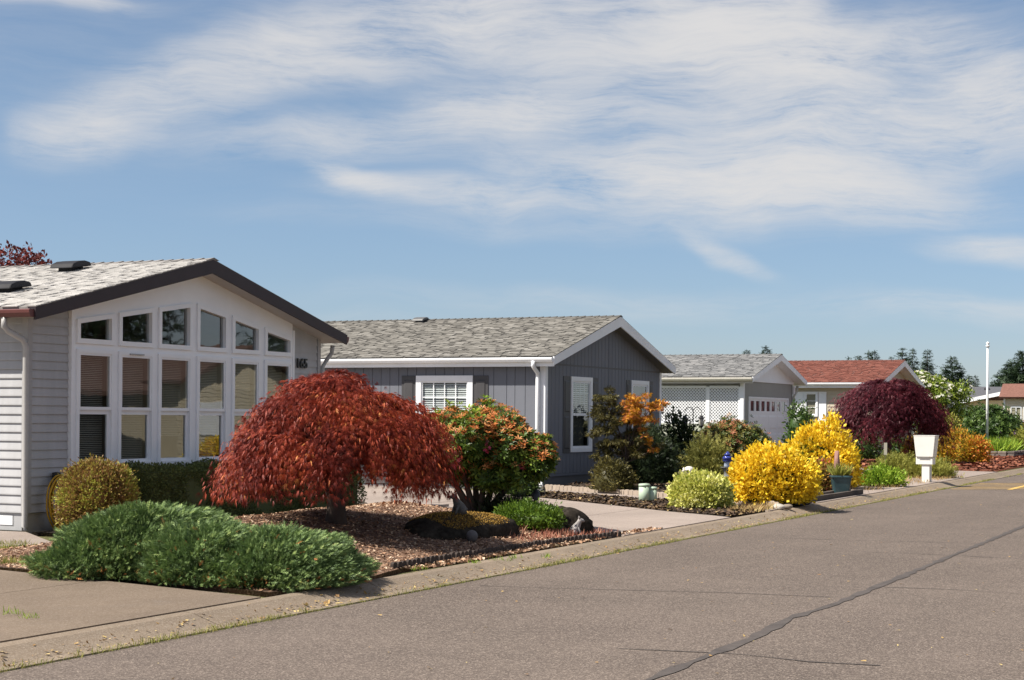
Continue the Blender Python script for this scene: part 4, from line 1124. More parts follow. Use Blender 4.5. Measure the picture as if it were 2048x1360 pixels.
M_BRONZE = tintmat('bronze_shade_leaf', G3((.045, .042, .016), (.095, .085, .026), (.18, .15, .04)), .5, .25)  # shrub leaf colour; also painted shade on the amber maple's crown
M_NAND = tintmat('nandina_leaf', [(0, (.12, .10, .03)), (.45, (.32, .24, .05)), (.75, (.50, .16, .07)), (1, (.60, .10, .09))], .5, .3)
M_HEATHER = tintmat('heather_leaf', G3((.16, .17, .03), (.28, .28, .05), (.40, .38, .09)), .6, .25)
M_CONIF = tintmat('fir_needle', G3((.012, .026, .013), (.024, .046, .020), (.048, .08, .034)), .6, .1)
M_GCON = tintmat('golden_conifer_leaf', G3((.07, .08, .02), (.18, .18, .04), (.34, .31, .08)), .6, .25)
M_PINK = tintmat('pink_petal', G3((.70, .05, .12), (.75, .10, .22), (.80, .35, .42)), .5, .3)
M_MAUVE = tintmat('mauve_petal', G3((.42, .20, .45), (.52, .28, .55), (.62, .40, .62)), .5, .3)
M_WHITEP = tintmat('cream_petal', G3((.68, .64, .50), (.75, .72, .62), (.82, .80, .74)), .5, .25)
M_PLUM = tintmat('plum_leaf', G3((.05, .014, .014), (.14, .028, .026), (.30, .07, .05)), .5, .3)
M_DRY = tintmat('dry_leaf', G3((.24, .13, .06), (.40, .26, .10), (.52, .42, .18)), .7, .1)
M_GRASSY = tintmat('grass_blade', [(0, (.10, .12, .025)), (.5, (.24, .26, .05)), (.85, (.38, .34, .09)), (1, (.46, .36, .16))], .6, .25)
M_REDGR = tintmat('red_grass', G3((.30, .10, .06), (.48, .19, .13), (.60, .36, .24)), .6, .25)
M_MOSS = tintmat('moss', G3((.16, .09, .02), (.36, .21, .04), (.52, .33, .08)), .85, .1)

# ---- weeping red maple
def weeping(name, label, x, y, z0, R_, ztop, zrim, m, seed, nb=150, ns=13, nl=9, lsize=.10, group=None, sq=1.0, skirt=.28, trunk_r=.10, cat='tree', pw=2.3, droopvar=.5, hmin=.16):
    rs = rng(seed); root = thing(name, label, cat, (x, y, z0), 0, group)
    P, D, T = [], [], []
    dome = lambda r: ztop-(ztop-zrim)*np.power(np.clip(r, 0, 1.15), pw)
    # the crown is a stack of small cascades: each one arches out from its own twig end and hangs over the next
    for b in range(nb):
        q = (b+.5)/nb; rho = math.sqrt(q)*.86*rs.uniform(.92, 1.06); th = b*2.39996+rs.uniform(-.35, .35)
        rs_ = R_*rs.uniform(.26, .46)*(1.0-.15*rho); zc = float(dome(rho))+rs.uniform(-.14, .09)*R_/1.2; tb = rs.uniform(-.34, .26); lean = rs.uniform(.45, .8)
        cx, cy = rho*R_*math.cos(th), rho*R_*sq*math.sin(th)
        for s_ in range(ns):
            ph = rs.uniform(0, 2*math.pi); cs = math.cos(ph-th)
            L_ = rs_*(.72+lean*cs)*rs.uniform(.55, 1.15) if cs > -.6 else rs_*.35*rs.uniform(.6, 1.1)
            drop = (.30+.55*rho)*rs_*(1+.35*cs)*rs.uniform(.75, 1.25)
            tt = (np.arange(nl)+rs.rand(nl))/nl
            ph2 = ph+rs.randn()*.25*tt
            px = cx+L_*tt*np.cos(ph2); py = cy+L_*tt*np.sin(ph2)*sq
            zz = zc+.22*rs_*np.sin(math.pi*tt*.75)-drop*tt**1.9-skirt*max(0, rho-.55)*tt**2.5*rs.uniform(.2, 1.6)-.10*rs.rand()*rs_
            pt = np.stack([px, py, zz-z0], 1)+rs.randn(nl, 3)*.016*R_/1.2
            g = np.stack([np.cos(ph2)*L_, np.sin(ph2)*L_*sq, .5*rs_*np.cos(math.pi*tt*.75)-1.9*drop*tt**.9], 1)
            P.append(pt); D.append(norm(g)+np.array([0, 0, -.22])+rs.randn(nl, 3)*.27); T.append(np.clip(rs.normal(.46+tb, .17, nl), 0, 1))
    P, D, T = np.vstack(P), np.vstack(D), np.concatenate(T)
    ok = P[:, 2] > hmin
    P, D, T = P[ok], D[ok], T[ok]
    nrm = np.column_stack([P[:, :2]*.5, np.full(len(P), R_*.8)])+rs.randn(len(P), 3)*.6
    scatter('crown', 'feather', P, D, lsize*rs.uniform(.6, 1.35, len(P)), T, m, root, rs, nrm)
    H_ = ztop-z0
    tr = MB()
    tr.tube([(.02, 0, -.1), (.05, .02, .15*H_), (-.03, .05, .3*H_), (.04, -.02, .45*H_), (0, 0, .6*H_)], [trunk_r*1.5, trunk_r*1.1, trunk_r, trunk_r*.85, trunk_r*.6], 10)
    for k in range(11):
        a = 2*math.pi*k/11+rs.uniform(-.2, .2); l = rs.uniform(.55, .95)*R_
        z1 = .35*H_+.25*H_*rs.rand()
        tr.tube([(0, 0, z1), (.3*l*math.cos(a), .3*l*math.sin(a)*sq, z1+.22*H_), (.65*l*math.cos(a+.2), .65*l*math.sin(a+.2)*sq, float(dome(.62*l/R_))-z0-.22), (l*math.cos(a+.1), l*math.sin(a+.1)*sq, float(dome(l/R_))-z0-.30)], [trunk_r*.55, trunk_r*.4, trunk_r*.22, .008], 7)
    tr.build('trunk', STEM, root, True)
    return root
_q = at(672, 900, 21.0); mx, my = float(_q[0]), float(_q[1])
weeping('weeping_maple', 'red laceleaf weeping maple with wide drooping crown on the bark bed', mx, my, bz(B1, mx, my), 1.29, 2.09, 1.0, M_MAPLE, 31, 84, 120, 13, .080, None, 1.0, .75, pw=2.1, hmin=.30)
px_, py_ = float(at(1778, 800, 62)[0]), float(at(1778, 800, 62)[1])
weeping('weeping_maple', 'dark purple laceleaf maple behind the white mailbox', px_, py_, .2, 1.90, 3.02, 1.0, M_PURP, 33, 96, 58, 10, .16, None, 1.0, 1.3, .13, pw=2.9, hmin=.42)

# ---- spreading juniper: two mounds grown together
def juniper(label, mounds, seed, n):
    rs = rng(seed); x0, y0 = mounds[0][0], mounds[0][1]
    root = thing('juniper', label, 'shrub', (x0, y0, .13))
    P, D, T = [], [], []
    for (cx, cy, rx, ry, h, a, frac) in mounds:
        k = int(n*frac); lf = lumps(rs, 90, .17, .016)
        d = norm(rs.randn(k*3, 3)); d[:, 2] = np.abs(d[:, 2]); d = d[:k]
        kk = lf(d)*rs.uniform(.80, 1.03, k)
        q = d*np.array([rx, ry, h])*kk[:, None]
        ca, sa = math.cos(a), math.sin(a)
        q = np.stack([q[:, 0]*ca-q[:, 1]*sa, q[:, 0]*sa+q[:, 1]*ca, q[:, 2]], 1)
        nn = d/np.array([rx, ry, h]); nn = norm(np.stack([nn[:, 0]*ca-nn[:, 1]*sa, nn[:, 0]*sa+nn[:, 1]*ca, nn[:, 2]], 1))
        out = norm(np.stack([q[:, 0], q[:, 1], np.zeros(k)], 1))
        P.append(q+np.array([cx-x0, cy-y0, 0])); D.append(nn*.30+out*.55+_r0*.35+np.array([0, 0, .16])+rs.randn(k, 3)*.26)
        t = rs.rand(k)*.80+.14*(kk > 1.0)
        low = (q[:, 2] < .22*h) & (rs.rand(k) < .05); t[low] = 1.0
        t[rs.rand(k) < .006] = 1.0
        T.append(t)
        bm_l = lambda d_, lf=lf: lf(d_)
        bm = bmesh.new(); bmesh.ops.create_icosphere(bm, subdivisions=4, radius=1)
        for v in bm.verts:
            dd = np.array(v.co[:]); s = lf(dd[None])[0]*.80; p = dd*np.array([rx, ry, h])*s
            v.co = (p[0]*ca-p[1]*sa+cx-x0, p[0]*sa+p[1]*ca+cy-y0, max(p[2], -.02))
        me = bpy.data.meshes.new('m'); bm.to_mesh(me); bm.free(); me.materials.append(M_JUN)
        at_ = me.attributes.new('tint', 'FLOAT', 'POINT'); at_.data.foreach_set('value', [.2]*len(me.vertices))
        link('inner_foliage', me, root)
    P, D, T = np.vstack(P), np.vstack(D), np.concatenate(T)
    scatter('foliage', 'twig', P, D, .060*rs.uniform(.6, 1.5, len(P)), T, M_JUN, root, rs)
    return root
def _jm(px, py, D, lat, dep, h, fr):
    q = at(px, py, D); return (float(q[0]), float(q[1]), dep, lat, h, YAW, fr)
JM = [_jm(312, 1050, 17.8, .98, 1.0, .64, .38), _jm(200, 1080, 17.5, .58, .7, .36, .12), _jm(440, 1085, 17.1, .75, .85, .50, .22), _jm(572, 1102, 16.8, .72, .85, .46, .28)]
juniper('low spreading green juniper in two mounds at the driveway edge', JM, 41, 76000)

# ---- bushes by the left house
x, y, r_, h = place(116, 272, 928, 22.9, .15)
bush('round_shrub', 'clipped round bronze and yellow shrub beside the hose at the left house', 'shrub', x, y, .15, r_*.84, h, M_ROUND, 24000, 'leaf', .042, None, 51, None, (20, .05, .08), (.88, 1.03), .75, .90, boxy=.25, clump=5)
def hedge():
    rs = rng(53); root = thing('clipped_hedge', 'dark green clipped hedge under the white windows', 'hedge', (20.3, 14.68, .17), R(-1.2))
    Lh, Wd, Hh = 5.9, .38, .80
    n = 36000
    u = rs.uniform(0, Lh, n); f = rs.rand(n)
    top = f < .35; front = (f >= .35) & (f < .86); end = f >= .86
    v = rs.uniform(-Wd, Wd, n); z = rs.uniform(.02, Hh, n)
    sgn = np.where(rs.rand(n) < .75, -1, 1)
    P = np.zeros((n, 3)); Nn = np.zeros((n, 3))
    bump = lambda a, b: .035*np.sin(a*3.3+1)+.03*np.sin(a*7.7+b*5)+.03*np.sin(b*9+a)
    P[:, 0] = u; P[:, 1] = np.where(top, v, sgn*(Wd+bump(u, z))); P[:, 2] = np.where(top, Hh+bump(u, v*3), z)
    Nn[top] = (0, 0, 1); Nn[front, 1] = sgn[front]
    P[end, 0] = np.where(rs.rand(end.sum()) < .5, 0, Lh)+bump(z[end], v[end]); P[end, 1] = v[end]; Nn[end] = np.stack([np.where(P[end, 0] < 1, -1, 1), np.zeros(end.sum()), np.zeros(end.sum())], 1)
    c = np.clip((P[:, 2]-(Hh-.14))/.14, 0, 1); P[:, 1] *= 1-.12*c**2
    P -= Nn*rs.uniform(0, .06, n)[:, None]
    scatter('foliage', 'leaf', P, Nn*.6+rs.randn(n, 3)*.6+np.array([0, 0, .25]), .040*rs.uniform(.6, 1.3, n), rs.rand(n), M_HEDGE, root, rs)
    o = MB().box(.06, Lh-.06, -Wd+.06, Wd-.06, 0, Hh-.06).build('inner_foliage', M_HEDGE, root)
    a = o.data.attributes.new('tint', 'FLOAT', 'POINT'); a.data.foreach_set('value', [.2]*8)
hedge()

# ---- rhododendron with orange new growth
def rhodo():
    _q = at(957, 1000, 25.0); x, y = float(_q[0]), float(_q[1]); z0 = bz(B1, x, y)
    rs = rng(61); root = thing('rhododendron', 'tall green rhododendron with orange new growth beside the red maple', 'shrub', (x, y, z0))
    clumps = []
    # clump centres: (right, up) offsets in metres from the trunk foot, plus depth
    for rt, up, rr in ((-.75, 1.25, .36), (-.45, 1.42, .34), (-.1, 1.20, .40), (.15, 1.45, .36), (.35, 1.35, .34), (.0, .95, .42), (-.5, 1.0, .38), (.45, 1.0, .40), (.75, .95, .34), (1.0, .95, .26), (.95, .72, .24), (-.65, .75, .30), (.25, .68, .34), (-.2, .70, .34), (.65, .62, .26), (-.95, 1.05, .24), (.5, 1.2, .3)):
        for k in range(3):
            dp = rs.uniform(-.55, .45)
            clumps.append((np.array([_r0[0]*rt*.86+_v[0]*dp, _r0[1]*rt*.86+_v[1]*dp, up*.80+.15+rs.uniform(-.08, .08)]), rr*.84*rs.uniform(.7, 1.1)))
    P, Nn = [], []
    for c, r in clumps:
        d = norm(rs.randn(150, 3)); P.append(c+d*r*rs.uniform(.65, 1.05, (150, 1))); Nn.append(d)
    P, Nn = np.vstack(P), np.vstack(Nn)
    scatter('foliage', 'whorl', P, Nn*.6+np.array([0, 0, .6])+rs.randn(len(P), 3)*.3, .105*rs.uniform(.7, 1.25, len(P)), rs.rand(len(P)), M_RHODO, root, rs)
    P, Nn = [], []
    for c, r in clumps:
        k = int(52*(.4+max(0, c[2]-.6)))
        d = norm(rs.randn(k, 3)); d[:, 2] = np.abs(d[:, 2])*.9; d = norm(d); P.append(c+d*r*rs.uniform(.98, 1.12, (k, 1))); Nn.append(d)
    P, Nn = np.vstack(P), np.vstack(Nn)
    scatter('new_growth', 'whorl', P, Nn*.5+np.array([0, 0, .7])+rs.randn(len(P), 3)*.2, .075*rs.uniform(.7, 1.3, len(P)), rs.rand(len(P)), M_ORANGE, root, rs)
    lp = []
    for c, r in clumps[:12:2]: lp.append(c+np.array([0, 0, r*1.05])+rs.randn(6, 3)*.06)
    P = np.vstack(lp); scatter('young_leaves', 'whorl', P, np.array([[0, 0, 1.]]*len(P))+rs.randn(len(P), 3)*.3, .11*rs.uniform(.7, 1.2, len(P)), rs.rand(len(P)), M_LIME, root, rs)
    fp = []
    for rt, up, dp in ((.15, 1.02, -.66), (.92, .88, -.4), (.62, .72, -.55), (-.3, .78, -.68), (.35, 1.18, -.5), (-.55, 1.05, -.55)):
        fp.append(np.array([_r0[0]*rt+_v[0]*dp, _r0[1]*rt+_v[1]*dp, up])+rs.randn(9, 3)*.035)
    P = np.vstack(fp); scatter('blossoms', 'flower', P, -np.array([_v]*len(P))+rs.randn(len(P), 3)*.5, .032, rs.rand(len(P)), M_PINK, root, rs)
    tr = MB()
    for k, (rt, up, dp) in enumerate(((-.65, 1.0, .1), (-.35, 1.1, -.2), (-.1, 1.1, .2), (.15, 1.1, -.1), (.4, 1.0, .1), (.75, .85, -.05), (-.5, .8, -.2), (.6, .7, .2))):
        e = np.array([_r0[0]*rt+_v[0]*dp, _r0[1]*rt+_v[1]*dp, up]); b = e*np.array([.1, .1, 0])
        tr.tube([b+np.array([0, 0, -.1]), b+e*np.array([.12, .12, .12]), e*np.array([.55, .55, .5]), e], [.075, .055, .035, .01], 7)
    tr.build('stems', STEM, root, True)
rhodo()
# low bright shrub, dark heather, rocks
def rock(name, label, x, y, z0, rx, ry, h, rot, m, seed, cap=None, lump=(18, .25, .12), pw=1.0):
    rs = rng(seed); root = thing(name, label, 'rock', (x, y, z0), rot)
    lf = lumps(rs, *lump); bm = bmesh.new(); bmesh.ops.create_icosphere(bm, subdivisions=4, radius=1)
    for v in bm.verts:
        d = np.array(v.co[:]); k = lf(d[None])[0]+.035*math.sin(d[0]*13+2*d[2])*math.sin(d[1]*11+d[2]*9)+.02*math.sin(d[0]*31+d[1]*17)*math.sin(d[1]*27+d[2]*29)
        v.co = (d[0]*rx*k, d[1]*ry*k, (math.copysign(abs(d[2])**pw, d[2]))*h*k)
    me = bpy.data.meshes.new('m'); bm.to_mesh(me); bm.free(); me.materials.append(m); me.polygons.foreach_set('use_smooth', [True]*len(me.polygons))
    link('stone', me, root)
    if cap:
        d = norm(rs.randn(cap, 3)); d = d[(d[:, 2] > .34+.25*np.sin(d[:, 0]*5+1)*np.sin(d[:, 1]*4)) & (d[:, 0] > -.62)]; k = lf(d)*1.0
        P = d*np.array([rx, ry, h])*k[:, None]; P[:, 2] = d[:, 2]**pw*h*k
        scatter('moss', 'leaf', P, d*.7+rs.randn(len(d), 3)*.6, .020*rs.uniform(.5, 1.3, len(d)), rs.rand(len(d)), M_MOSS, root, rs)
    return root
STONE = mat('grey_stone', (.030, .025, .020), .98, .5, 4, 1.0, 22, fine=.4, spec=.05)
STONE2 = mat('tan_stone', (.22, .18, .14), .9, .25, 5, .6, 30)
_q = at(915, 1050, 22.2); rx1, ry1 = float(_q[0]), float(_q[1])
rock('boulder', 'long flat boulder capped with golden moss in front of the maple', rx1, ry1, bz(B1, rx1, ry1)-.06, .95, .36, .24, R(-10), STONE, 71, 40000, pw=.7)
g = gpt(1120, 1058, .2); _q = at(1118, 1040, 23.9); rock('boulder', 'dark rounded boulder at the end of the bark bed', float(_q[0]), float(_q[1]), .10, .32, .50, .40, YAW, STONE, 72, 0)
x, y, r_, h = place(1000, 1112, 1006, 23.6, .2)
bush('low_shrub', 'low bright green shrub against the dark boulder', 'shrub', x, y, bz(B1, x, y)-.02, r_*.85, .30, M_LIMED, 5000, 'leaf', .045, .45, 73, None, (20, .2, .08), (.75, 1.05), .5, .85, tintfun=lambda P, d, rs: rs.rand(len(P))*.7)
x, y, r_, h = place(985, 1062, 1003, 24.9, .2)
bush('low_shrub', 'low dark heather between the rhododendron and the boulder', 'shrub', x, y, bz(B1, x, y)-.02, r_*1.1, .30, M_DKGREEN, 4000, 'spray', .08, .4, 74, None, (20, .2, .08), (.7, 1.1), .4, .8)
x, y, r_, h = place(1012, 1064, 935, 36.0, .15)
bush('low_shrub', 'green shrub behind the rhododendron at the grey house downspout', 'shrub', x, y, .15, r_, .62, M_GREEN, 3000, 'leaf', .07, .35, 75)

# ---- planting in front of the grey house
def open_tree(label, x, y, z0, seed):
    rs = rng(seed); root = thing('japanese_maple', label, 'tree', (x, y, z0))
    tr = MB(); tr.tube([(0, 0, -.1), (.03, .02, .5), (-.02, .03, 1.0), (.05, 0, 1.5)], [.04, .032, .025, .012], 7)
    W = lambda rt, dp, up: np.array([_r0[0]*rt+_v[0]*dp, _r0[1]*rt+_v[1]*dp, up])
    tips = [(W(-.55, .1, 1.95), .20, 0), (W(-.35, 0, 1.55), .25, 0), (W(-.2, .1, 1.25), .28, 0), (W(0, .2, 1.0), .3, 0), (W(-.4, .1, .9), .25, 0), (W(.2, .1, .8), .28, 0), (W(-.55, 0, 1.65), .2, 0),
            (W(.12, -.3, 1.84), .17, 1), (W(.30, -.35, 1.70), .20, 1), (W(.08, -.3, 1.62), .15, 1), (W(.52, -.35, 1.80), .10, 1), (W(.68, -.35, 1.86), .08, 1), (W(.42, -.4, 1.06), .09, 1), (W(.54, -.4, .88), .06, 1), (W(.24, -.3, 1.48), .13, 1), (W(.2, -.35, 1.94), .12, 1)]
    A, B = ([], []), ([], [])
    for c, r, k in tips:
        n = int(2300*r*r*4)+30
        cc = c+rs.randn(9, 3)*r*np.array([.8, .8, .55]); d = norm(rs.randn(n, 3))*np.array([1, 1, .45]); p = cc[rs.randint(9, size=n)]+d*r*.55*rs.rand(n, 1)**.5
        (B if k else A)[0].append(p); (B if k else A)[1].append(d)
        tr.tube([np.array([0, 0, .5+.3*rs.rand()]), c*np.array([.5, .5, .8]), c], [.016, .011, .004], 5)
    tr.build('trunk', STEM, root, True)
    for nm, S, m in (('crown', A, M_BRONZE), ('sunlit_crown', B, M_ORANGE2)):  # light painted by leaf colour: dark bronze for shaded boughs, amber for sunlit ones
        P, D = np.vstack(S[0]), np.vstack(S[1])
        scatter(nm, 'lace', P, D*.7+rs.randn(len(P), 3)*.4+np.array([0, 0, -.3]), .085*rs.uniform(.6, 1.3, len(P)), rs.rand(len(P)), m, root, rs)
M_ORANGE2 = tintmat('amber_leaf', [(0, (.50, .22, .02)), (.4, (.72, .40, .03)), (.75, (.74, .33, .08)), (1, (.70, .25, .12))], .5, .35)
x, y, _, _ = place(1200, 1310, 800, 38.0)
open_tree('slender japanese maple with amber leaves before the grey house window', x, y, .2, 81)
def shrub_px(name, label, px0, px1, pyt, D, m, n, kind='leaf', size=.06, z0=.18, ryk=1.0, seed=0, **kw):
    x, y, r_, h = place(px0, px1, pyt, D, z0)
    return bush(name, label, kw.pop('cat', 'shrub'), x, y, z0, r_*.93, h*.97, m, n, kind, size, r_*ryk, seed, **kw)
shrub_px('low_shrub', 'bronze dark shrub at the foot of the amber maple', 1188, 1262, 922, 37.6, M_BRONZE, 4500, 'leaf', .06, seed=82, lump=(20, .25, .08))
shrub_px('conifer_shrub', 'dense dark green shrub at the right corner of the grey house', 1252, 1345, 872, 40.5, M_DKGREEN, 5000, 'spray', .12, seed=83, lump=(20, .25, .08), cut=.6)
shrub_px('lilac_shrub', 'loose dark shrub below the lattice wall with a few mauve blossoms', 1325, 1392, 832, 43.5, M_DKGREEN, 3500, 'leaf', .10, seed=84, lump=(24, .4, .06), core=.55, shell=(.5, 1.1), extra=[dict(name='blossoms', kind='flower', n=14, size=.05, mat=M_MAUVE, cond=lambda P, d, rs: d[:, 2] > .5)])
shrub_px('pieris_shrub', 'broad pieris shrub with red tips under the lattice wall', 1388, 1540, 846, 47.5, M_PIERIS, 6500, 'whorl', .10, seed=85, lump=(24, .22, .07), cut=.5)
shrub_px('conifer_shrub', 'small golden feathery conifer behind the turtle pedestal', 1380, 1445, 893, 41.5, M_GCON, 2600, 'spray', .16, seed=86, lump=(24, .35, .06), core=.6, shell=(.5, 1.1), cut=.3)
shrub_px('round_shrub', 'pale variegated round shrub on the bark strip', 1345, 1460, 951, 30.9, M_VARIEG, 9500, 'round', .055, seed=87, lump=(24, .08, .06), shell=(.85, 1.05), cut=.7, ryk=.95, z0=.15, boxy=.15)
def gold_tint(P, d, rs):
    return np.clip(rs.normal(.55, .25, len(P)), 0, 1)
GR = dict(name='green_patch', kind='round', n=1500, size=.07, mat=M_GREEN, shell=(.95, 1.05))
shrub_px('golden_shrub', 'large golden yellow mounded shrub nearest the kerb', 1468, 1622, 898, 32.9, M_GOLD, 11000, 'round', .068, seed=88, lump=(40, .20, .035), shell=(.80, 1.08), cut=.6, core=.80, coremat=M_GREEN, dirmix=(.55, .7, .4),
         extra=[dict(GR, n=1800, cond=lambda P, d, rs: (d@norm(np.array([.55, -.75, .55])) > .86) | (d@norm(np.array([.95, -.3, 0])) > .85))])
shrub_px('golden_shrub', 'taller golden shrub with upright shoots behind the mounded one', 1568, 1710, 862, 41.5, M_GOLD, 10500, 'round', .08, seed=89, lump=(44, .36, .03), shell=(.74, 1.10), cut=.45, core=.74, coremat=M_GREEN, dirmix=(.55, .7, .4),
         extra=[dict(GR, n=1600, size=.085, cond=lambda P, d, rs: (d@norm(np.array([-.80, .30, .30])) > .82)), dict(name='shoots', kind='blade', n=420, size=.26, mat=M_GOLD, mix=(.35, .25, 1.0), cond=lambda P, d, rs: (d[:, 2] > .6))])
shrub_px('nandina_shrub', 'small red tipped nandina beside the teal pot', 1612, 1662, 930, 38.6, M_NAND, 3000, 'leaf', .08, seed=90, lump=(20, .25, .07), core=.75)
shrub_px('low_shrub', 'leafy green shrub at the garage corner', 1575, 1625, 812, 56.0, M_GREEN, 1800, 'leaf', .11, seed=91, lump=(20, .3, .06))
shrub_px('low_plant', 'bright green low plant at the kerb past the pot', 1718, 1808, 946, 43.0, M_LIME, 3000, 'leaf', .09, seed=92, z0=.14, ryk=.8, lump=(20, .2, .07))
shrub_px('heather_mound', 'yellow green heather mound left of the mailbox', 1752, 1835, 924, 50.5, M_HEATHER, 3600, 'spray', .13, seed=93, z0=.14, ryk=.9, lump=(20, .1, .08))
shrub_px('heather_mound', 'yellow green heather mound behind the mailbox post', 1815, 1902, 930, 50.0, M_HEATHER, 3600, 'spray', .13, seed=94, z0=.14, ryk=.9, lump=(20, .1, .08))
shrub_px('fire_shrub', 'orange and yellow shrub right of the mailbox', 1880, 1942, 866, 65.0, M_FIRE, 4200, 'leaf', .12, seed=95, cut=.6, lump=(20, .15, .07))
shrub_px('fire_shrub', 'smaller orange and yellow shrub before the low stone wall', 1922, 1972, 876, 63.5, M_FIRE, 3400, 'leaf', .12, seed=96, cut=.6, lump=(20, .15, .07))
shrub_px('fire_shrub', 'small orange shrub under the purple maple, left of the mailbox', 1814, 1842, 878, 64.0, M_FIRE, 1200, 'leaf', .12, seed=97, cut=.5)
shrub_px('low_shrub', 'green shrub under the purple maple', 1782, 1818, 884, 66.0, M_GREEN, 1200, 'leaf', .13, seed=98)
shrub_px('low_shrub', 'shaded green shrub left of the purple maple trunk', 1698, 1752, 868, 67.0, M_GREEN, 1700, 'leaf', .13, seed=99)
shrub_px('rhododendron', 'large rhododendron with mauve blossoms behind the flagpole', 1912, 2036, 816, 84.0, M_GREEN, 5000, 'whorl', .19, seed=100, lump=(26, .25, .06), cut=.5, extra=[dict(name='blossoms', kind='flower', n=90, size=.11, mat=M_MAUVE, cond=lambda P, d, rs: (d@norm(np.array([-.1, -.9, .1])) > .55) | (rs.rand(len(P)) < .08))])
shrub_px('low_shrub', 'yellow green shrub between dogwood and rhododendron', 1880, 1925, 838, 76.0, M_HEATHER, 1800, 'leaf', .14, seed=101)
shrub_px('low_shrub', 'olive shrub at the right edge beyond the stone wall', 2026, 2075, 862, 80.0, M_HEATHER, 2200, 'leaf', .15, seed=102)
shrub_px('low_shrub', 'red leaved shrub at the foot of the beige house', 2034, 2075, 848, 98.0, M_PLUM, 1200, 'leaf', .2, seed=103)
def crown_tree(name, label, x, y, z0, ztop, r, m, seed, n=6000, size=.16, trunk=.13, kind='leaf', extra=None, nclump=26, zlow=.35, cat='tree', group=None):
    rs = rng(seed); root = thing(name, label, cat, (x, y, z0), 0, group)
    H_ = ztop-z0
    tr = MB(); tr.tube([(0, 0, -.2), (.06, .03, .25*H_), (-.04, .05, .5*H_), (0, 0, .8*H_)], [trunk*1.3, trunk, trunk*.75, trunk*.25], 9)
    C = []
    for k in range(nclump):
        d = norm(rs.randn(1, 3))[0]; q = rs.uniform(.25, 1)**.6
        zc = zlow*H_+(1-zlow)*H_*.5; c = np.array([d[0]*r*q*.72, d[1]*r*q*.72, zc+d[2]*(1-zlow)*H_*.5*q*.75])
        C.append((c, r*rs.uniform(.24, .42)))
        tr.tube([(0, 0, min(c[2]*.6, .6*H_)), c*np.array([.5, .5, .85]), c], [trunk*.35, trunk*.2, .01], 5)
    tr.build('trunk', STEM, root, True)
    P, D = [], []
    for c, q in C:
        k = n//nclump; d = norm(rs.randn(k, 3)); P.append(c+d*np.array([1, 1, .75])*q*rs.uniform(.45, 1.08, (k, 1))); D.append(d)
    P, D = np.vstack(P), np.vstack(D)
    scatter('crown', kind, P, D*.5+rs.randn(len(P), 3)*.7, size*rs.uniform(.6, 1.35, len(P)), rs.rand(len(P)), m, root, rs)
    if extra:
        P, D = [], []
        for c, q in C:
            k = extra['n']//nclump; d = norm(rs.randn(k, 3)); d[:, 2] = np.abs(d[:, 2]); P.append(c+d*np.array([1, 1, .75])*q*1.08); D.append(d)
        P, D = np.vstack(P), np.vstack(D)
        scatter('blossoms', 'flower', P, D+np.array([0, 0, .8])+rs.randn(len(P), 3)*.2, extra['size'], rs.rand(len(P)), extra['mat'], root, rs)
    return root
M_DOG = tintmat('dogwood_leaf', G3((.07, .12, .018), (.19, .26, .035), (.36, .42, .06)), .5, .3)
p = at(1866, 730, 80); crown_tree('dogwood_tree', 'leafy dogwood tree dotted with white blossoms beside the red roof', float(p[0]), float(p[1]), .15, float(p[2])+.15, 1.80, M_DOG, 111, 12000, .17, .1, 'leaf', dict(n=560, size=.10, mat=M_WHITEP), 34, .22)
p = at(42, 494, 46); crown_tree('plum_tree', 'dark red leaved tree rising behind the left roof', float(p[0]), float(p[1]), .15, float(p[2])+.25, 1.75, M_PLUM, 112, 9000, .13, .14, 'leaf', None, 40, .45)
def fir(label, px, pyt, D, halfw, m, seed, z0=.1, group='conifers on the skyline', tiers=30, k0=.10):
    p = at(px, pyt, D); rs = rng(seed)
    root = thing('conifer_tree', label, 'tree', (float(p[0]), float(p[1]), z0), 0, group)
    H_ = float(p[2])-z0; Rm = halfw*D/F_PX
    MB().tube([(0, 0, -.3), (0, 0, H_*.5), (0, 0, H_*.97)], [H_*.022, H_*.014, .01], 7).build('trunk', STEM, root, True)
    P, Dd, S = [], [], []
    for t in range(tiers):
        f = (t+rs.uniform(-.3, .3))/tiers; zt = H_*(k0+(1-k0)*f); Rt = Rm*(1-f)**.8*rs.uniform(.8, 1.15)+.025*H_
        for b in range(11):
            a = rs.uniform(0, 2*math.pi); L_ = Rt*rs.uniform(.65, 1.12)
            q = np.linspace(.2, 1, 5)
            pts = np.stack([np.cos(a)*L_*q, np.sin(a)*L_*q, zt-L_*.28*q+L_*.18*q**2.5], 1)+rs.randn(5, 3)*H_*.006
            dr = np.array([math.cos(a), math.sin(a), -.1])
            P.append(pts); Dd.append(dr+rs.randn(5, 3)*.45); S.append(np.full(5, max(.026*H_, Rt*.80)))
    P, Dd, S = np.vstack(P), np.vstack(Dd), np.concatenate(S)
    P = np.vstack([P, [[0, 0, H_*.93]]]); Dd = np.vstack([Dd, [[0, 0, 1]]]); S = np.append(S, H_*.07)
    scatter('crown', 'spray', P, Dd, S*rs.uniform(.7, 1.2, len(S)), rs.rand(len(S)), m, root, rs, np.column_stack([rs.randn(len(P), 2)*.5, np.ones(len(P))]))
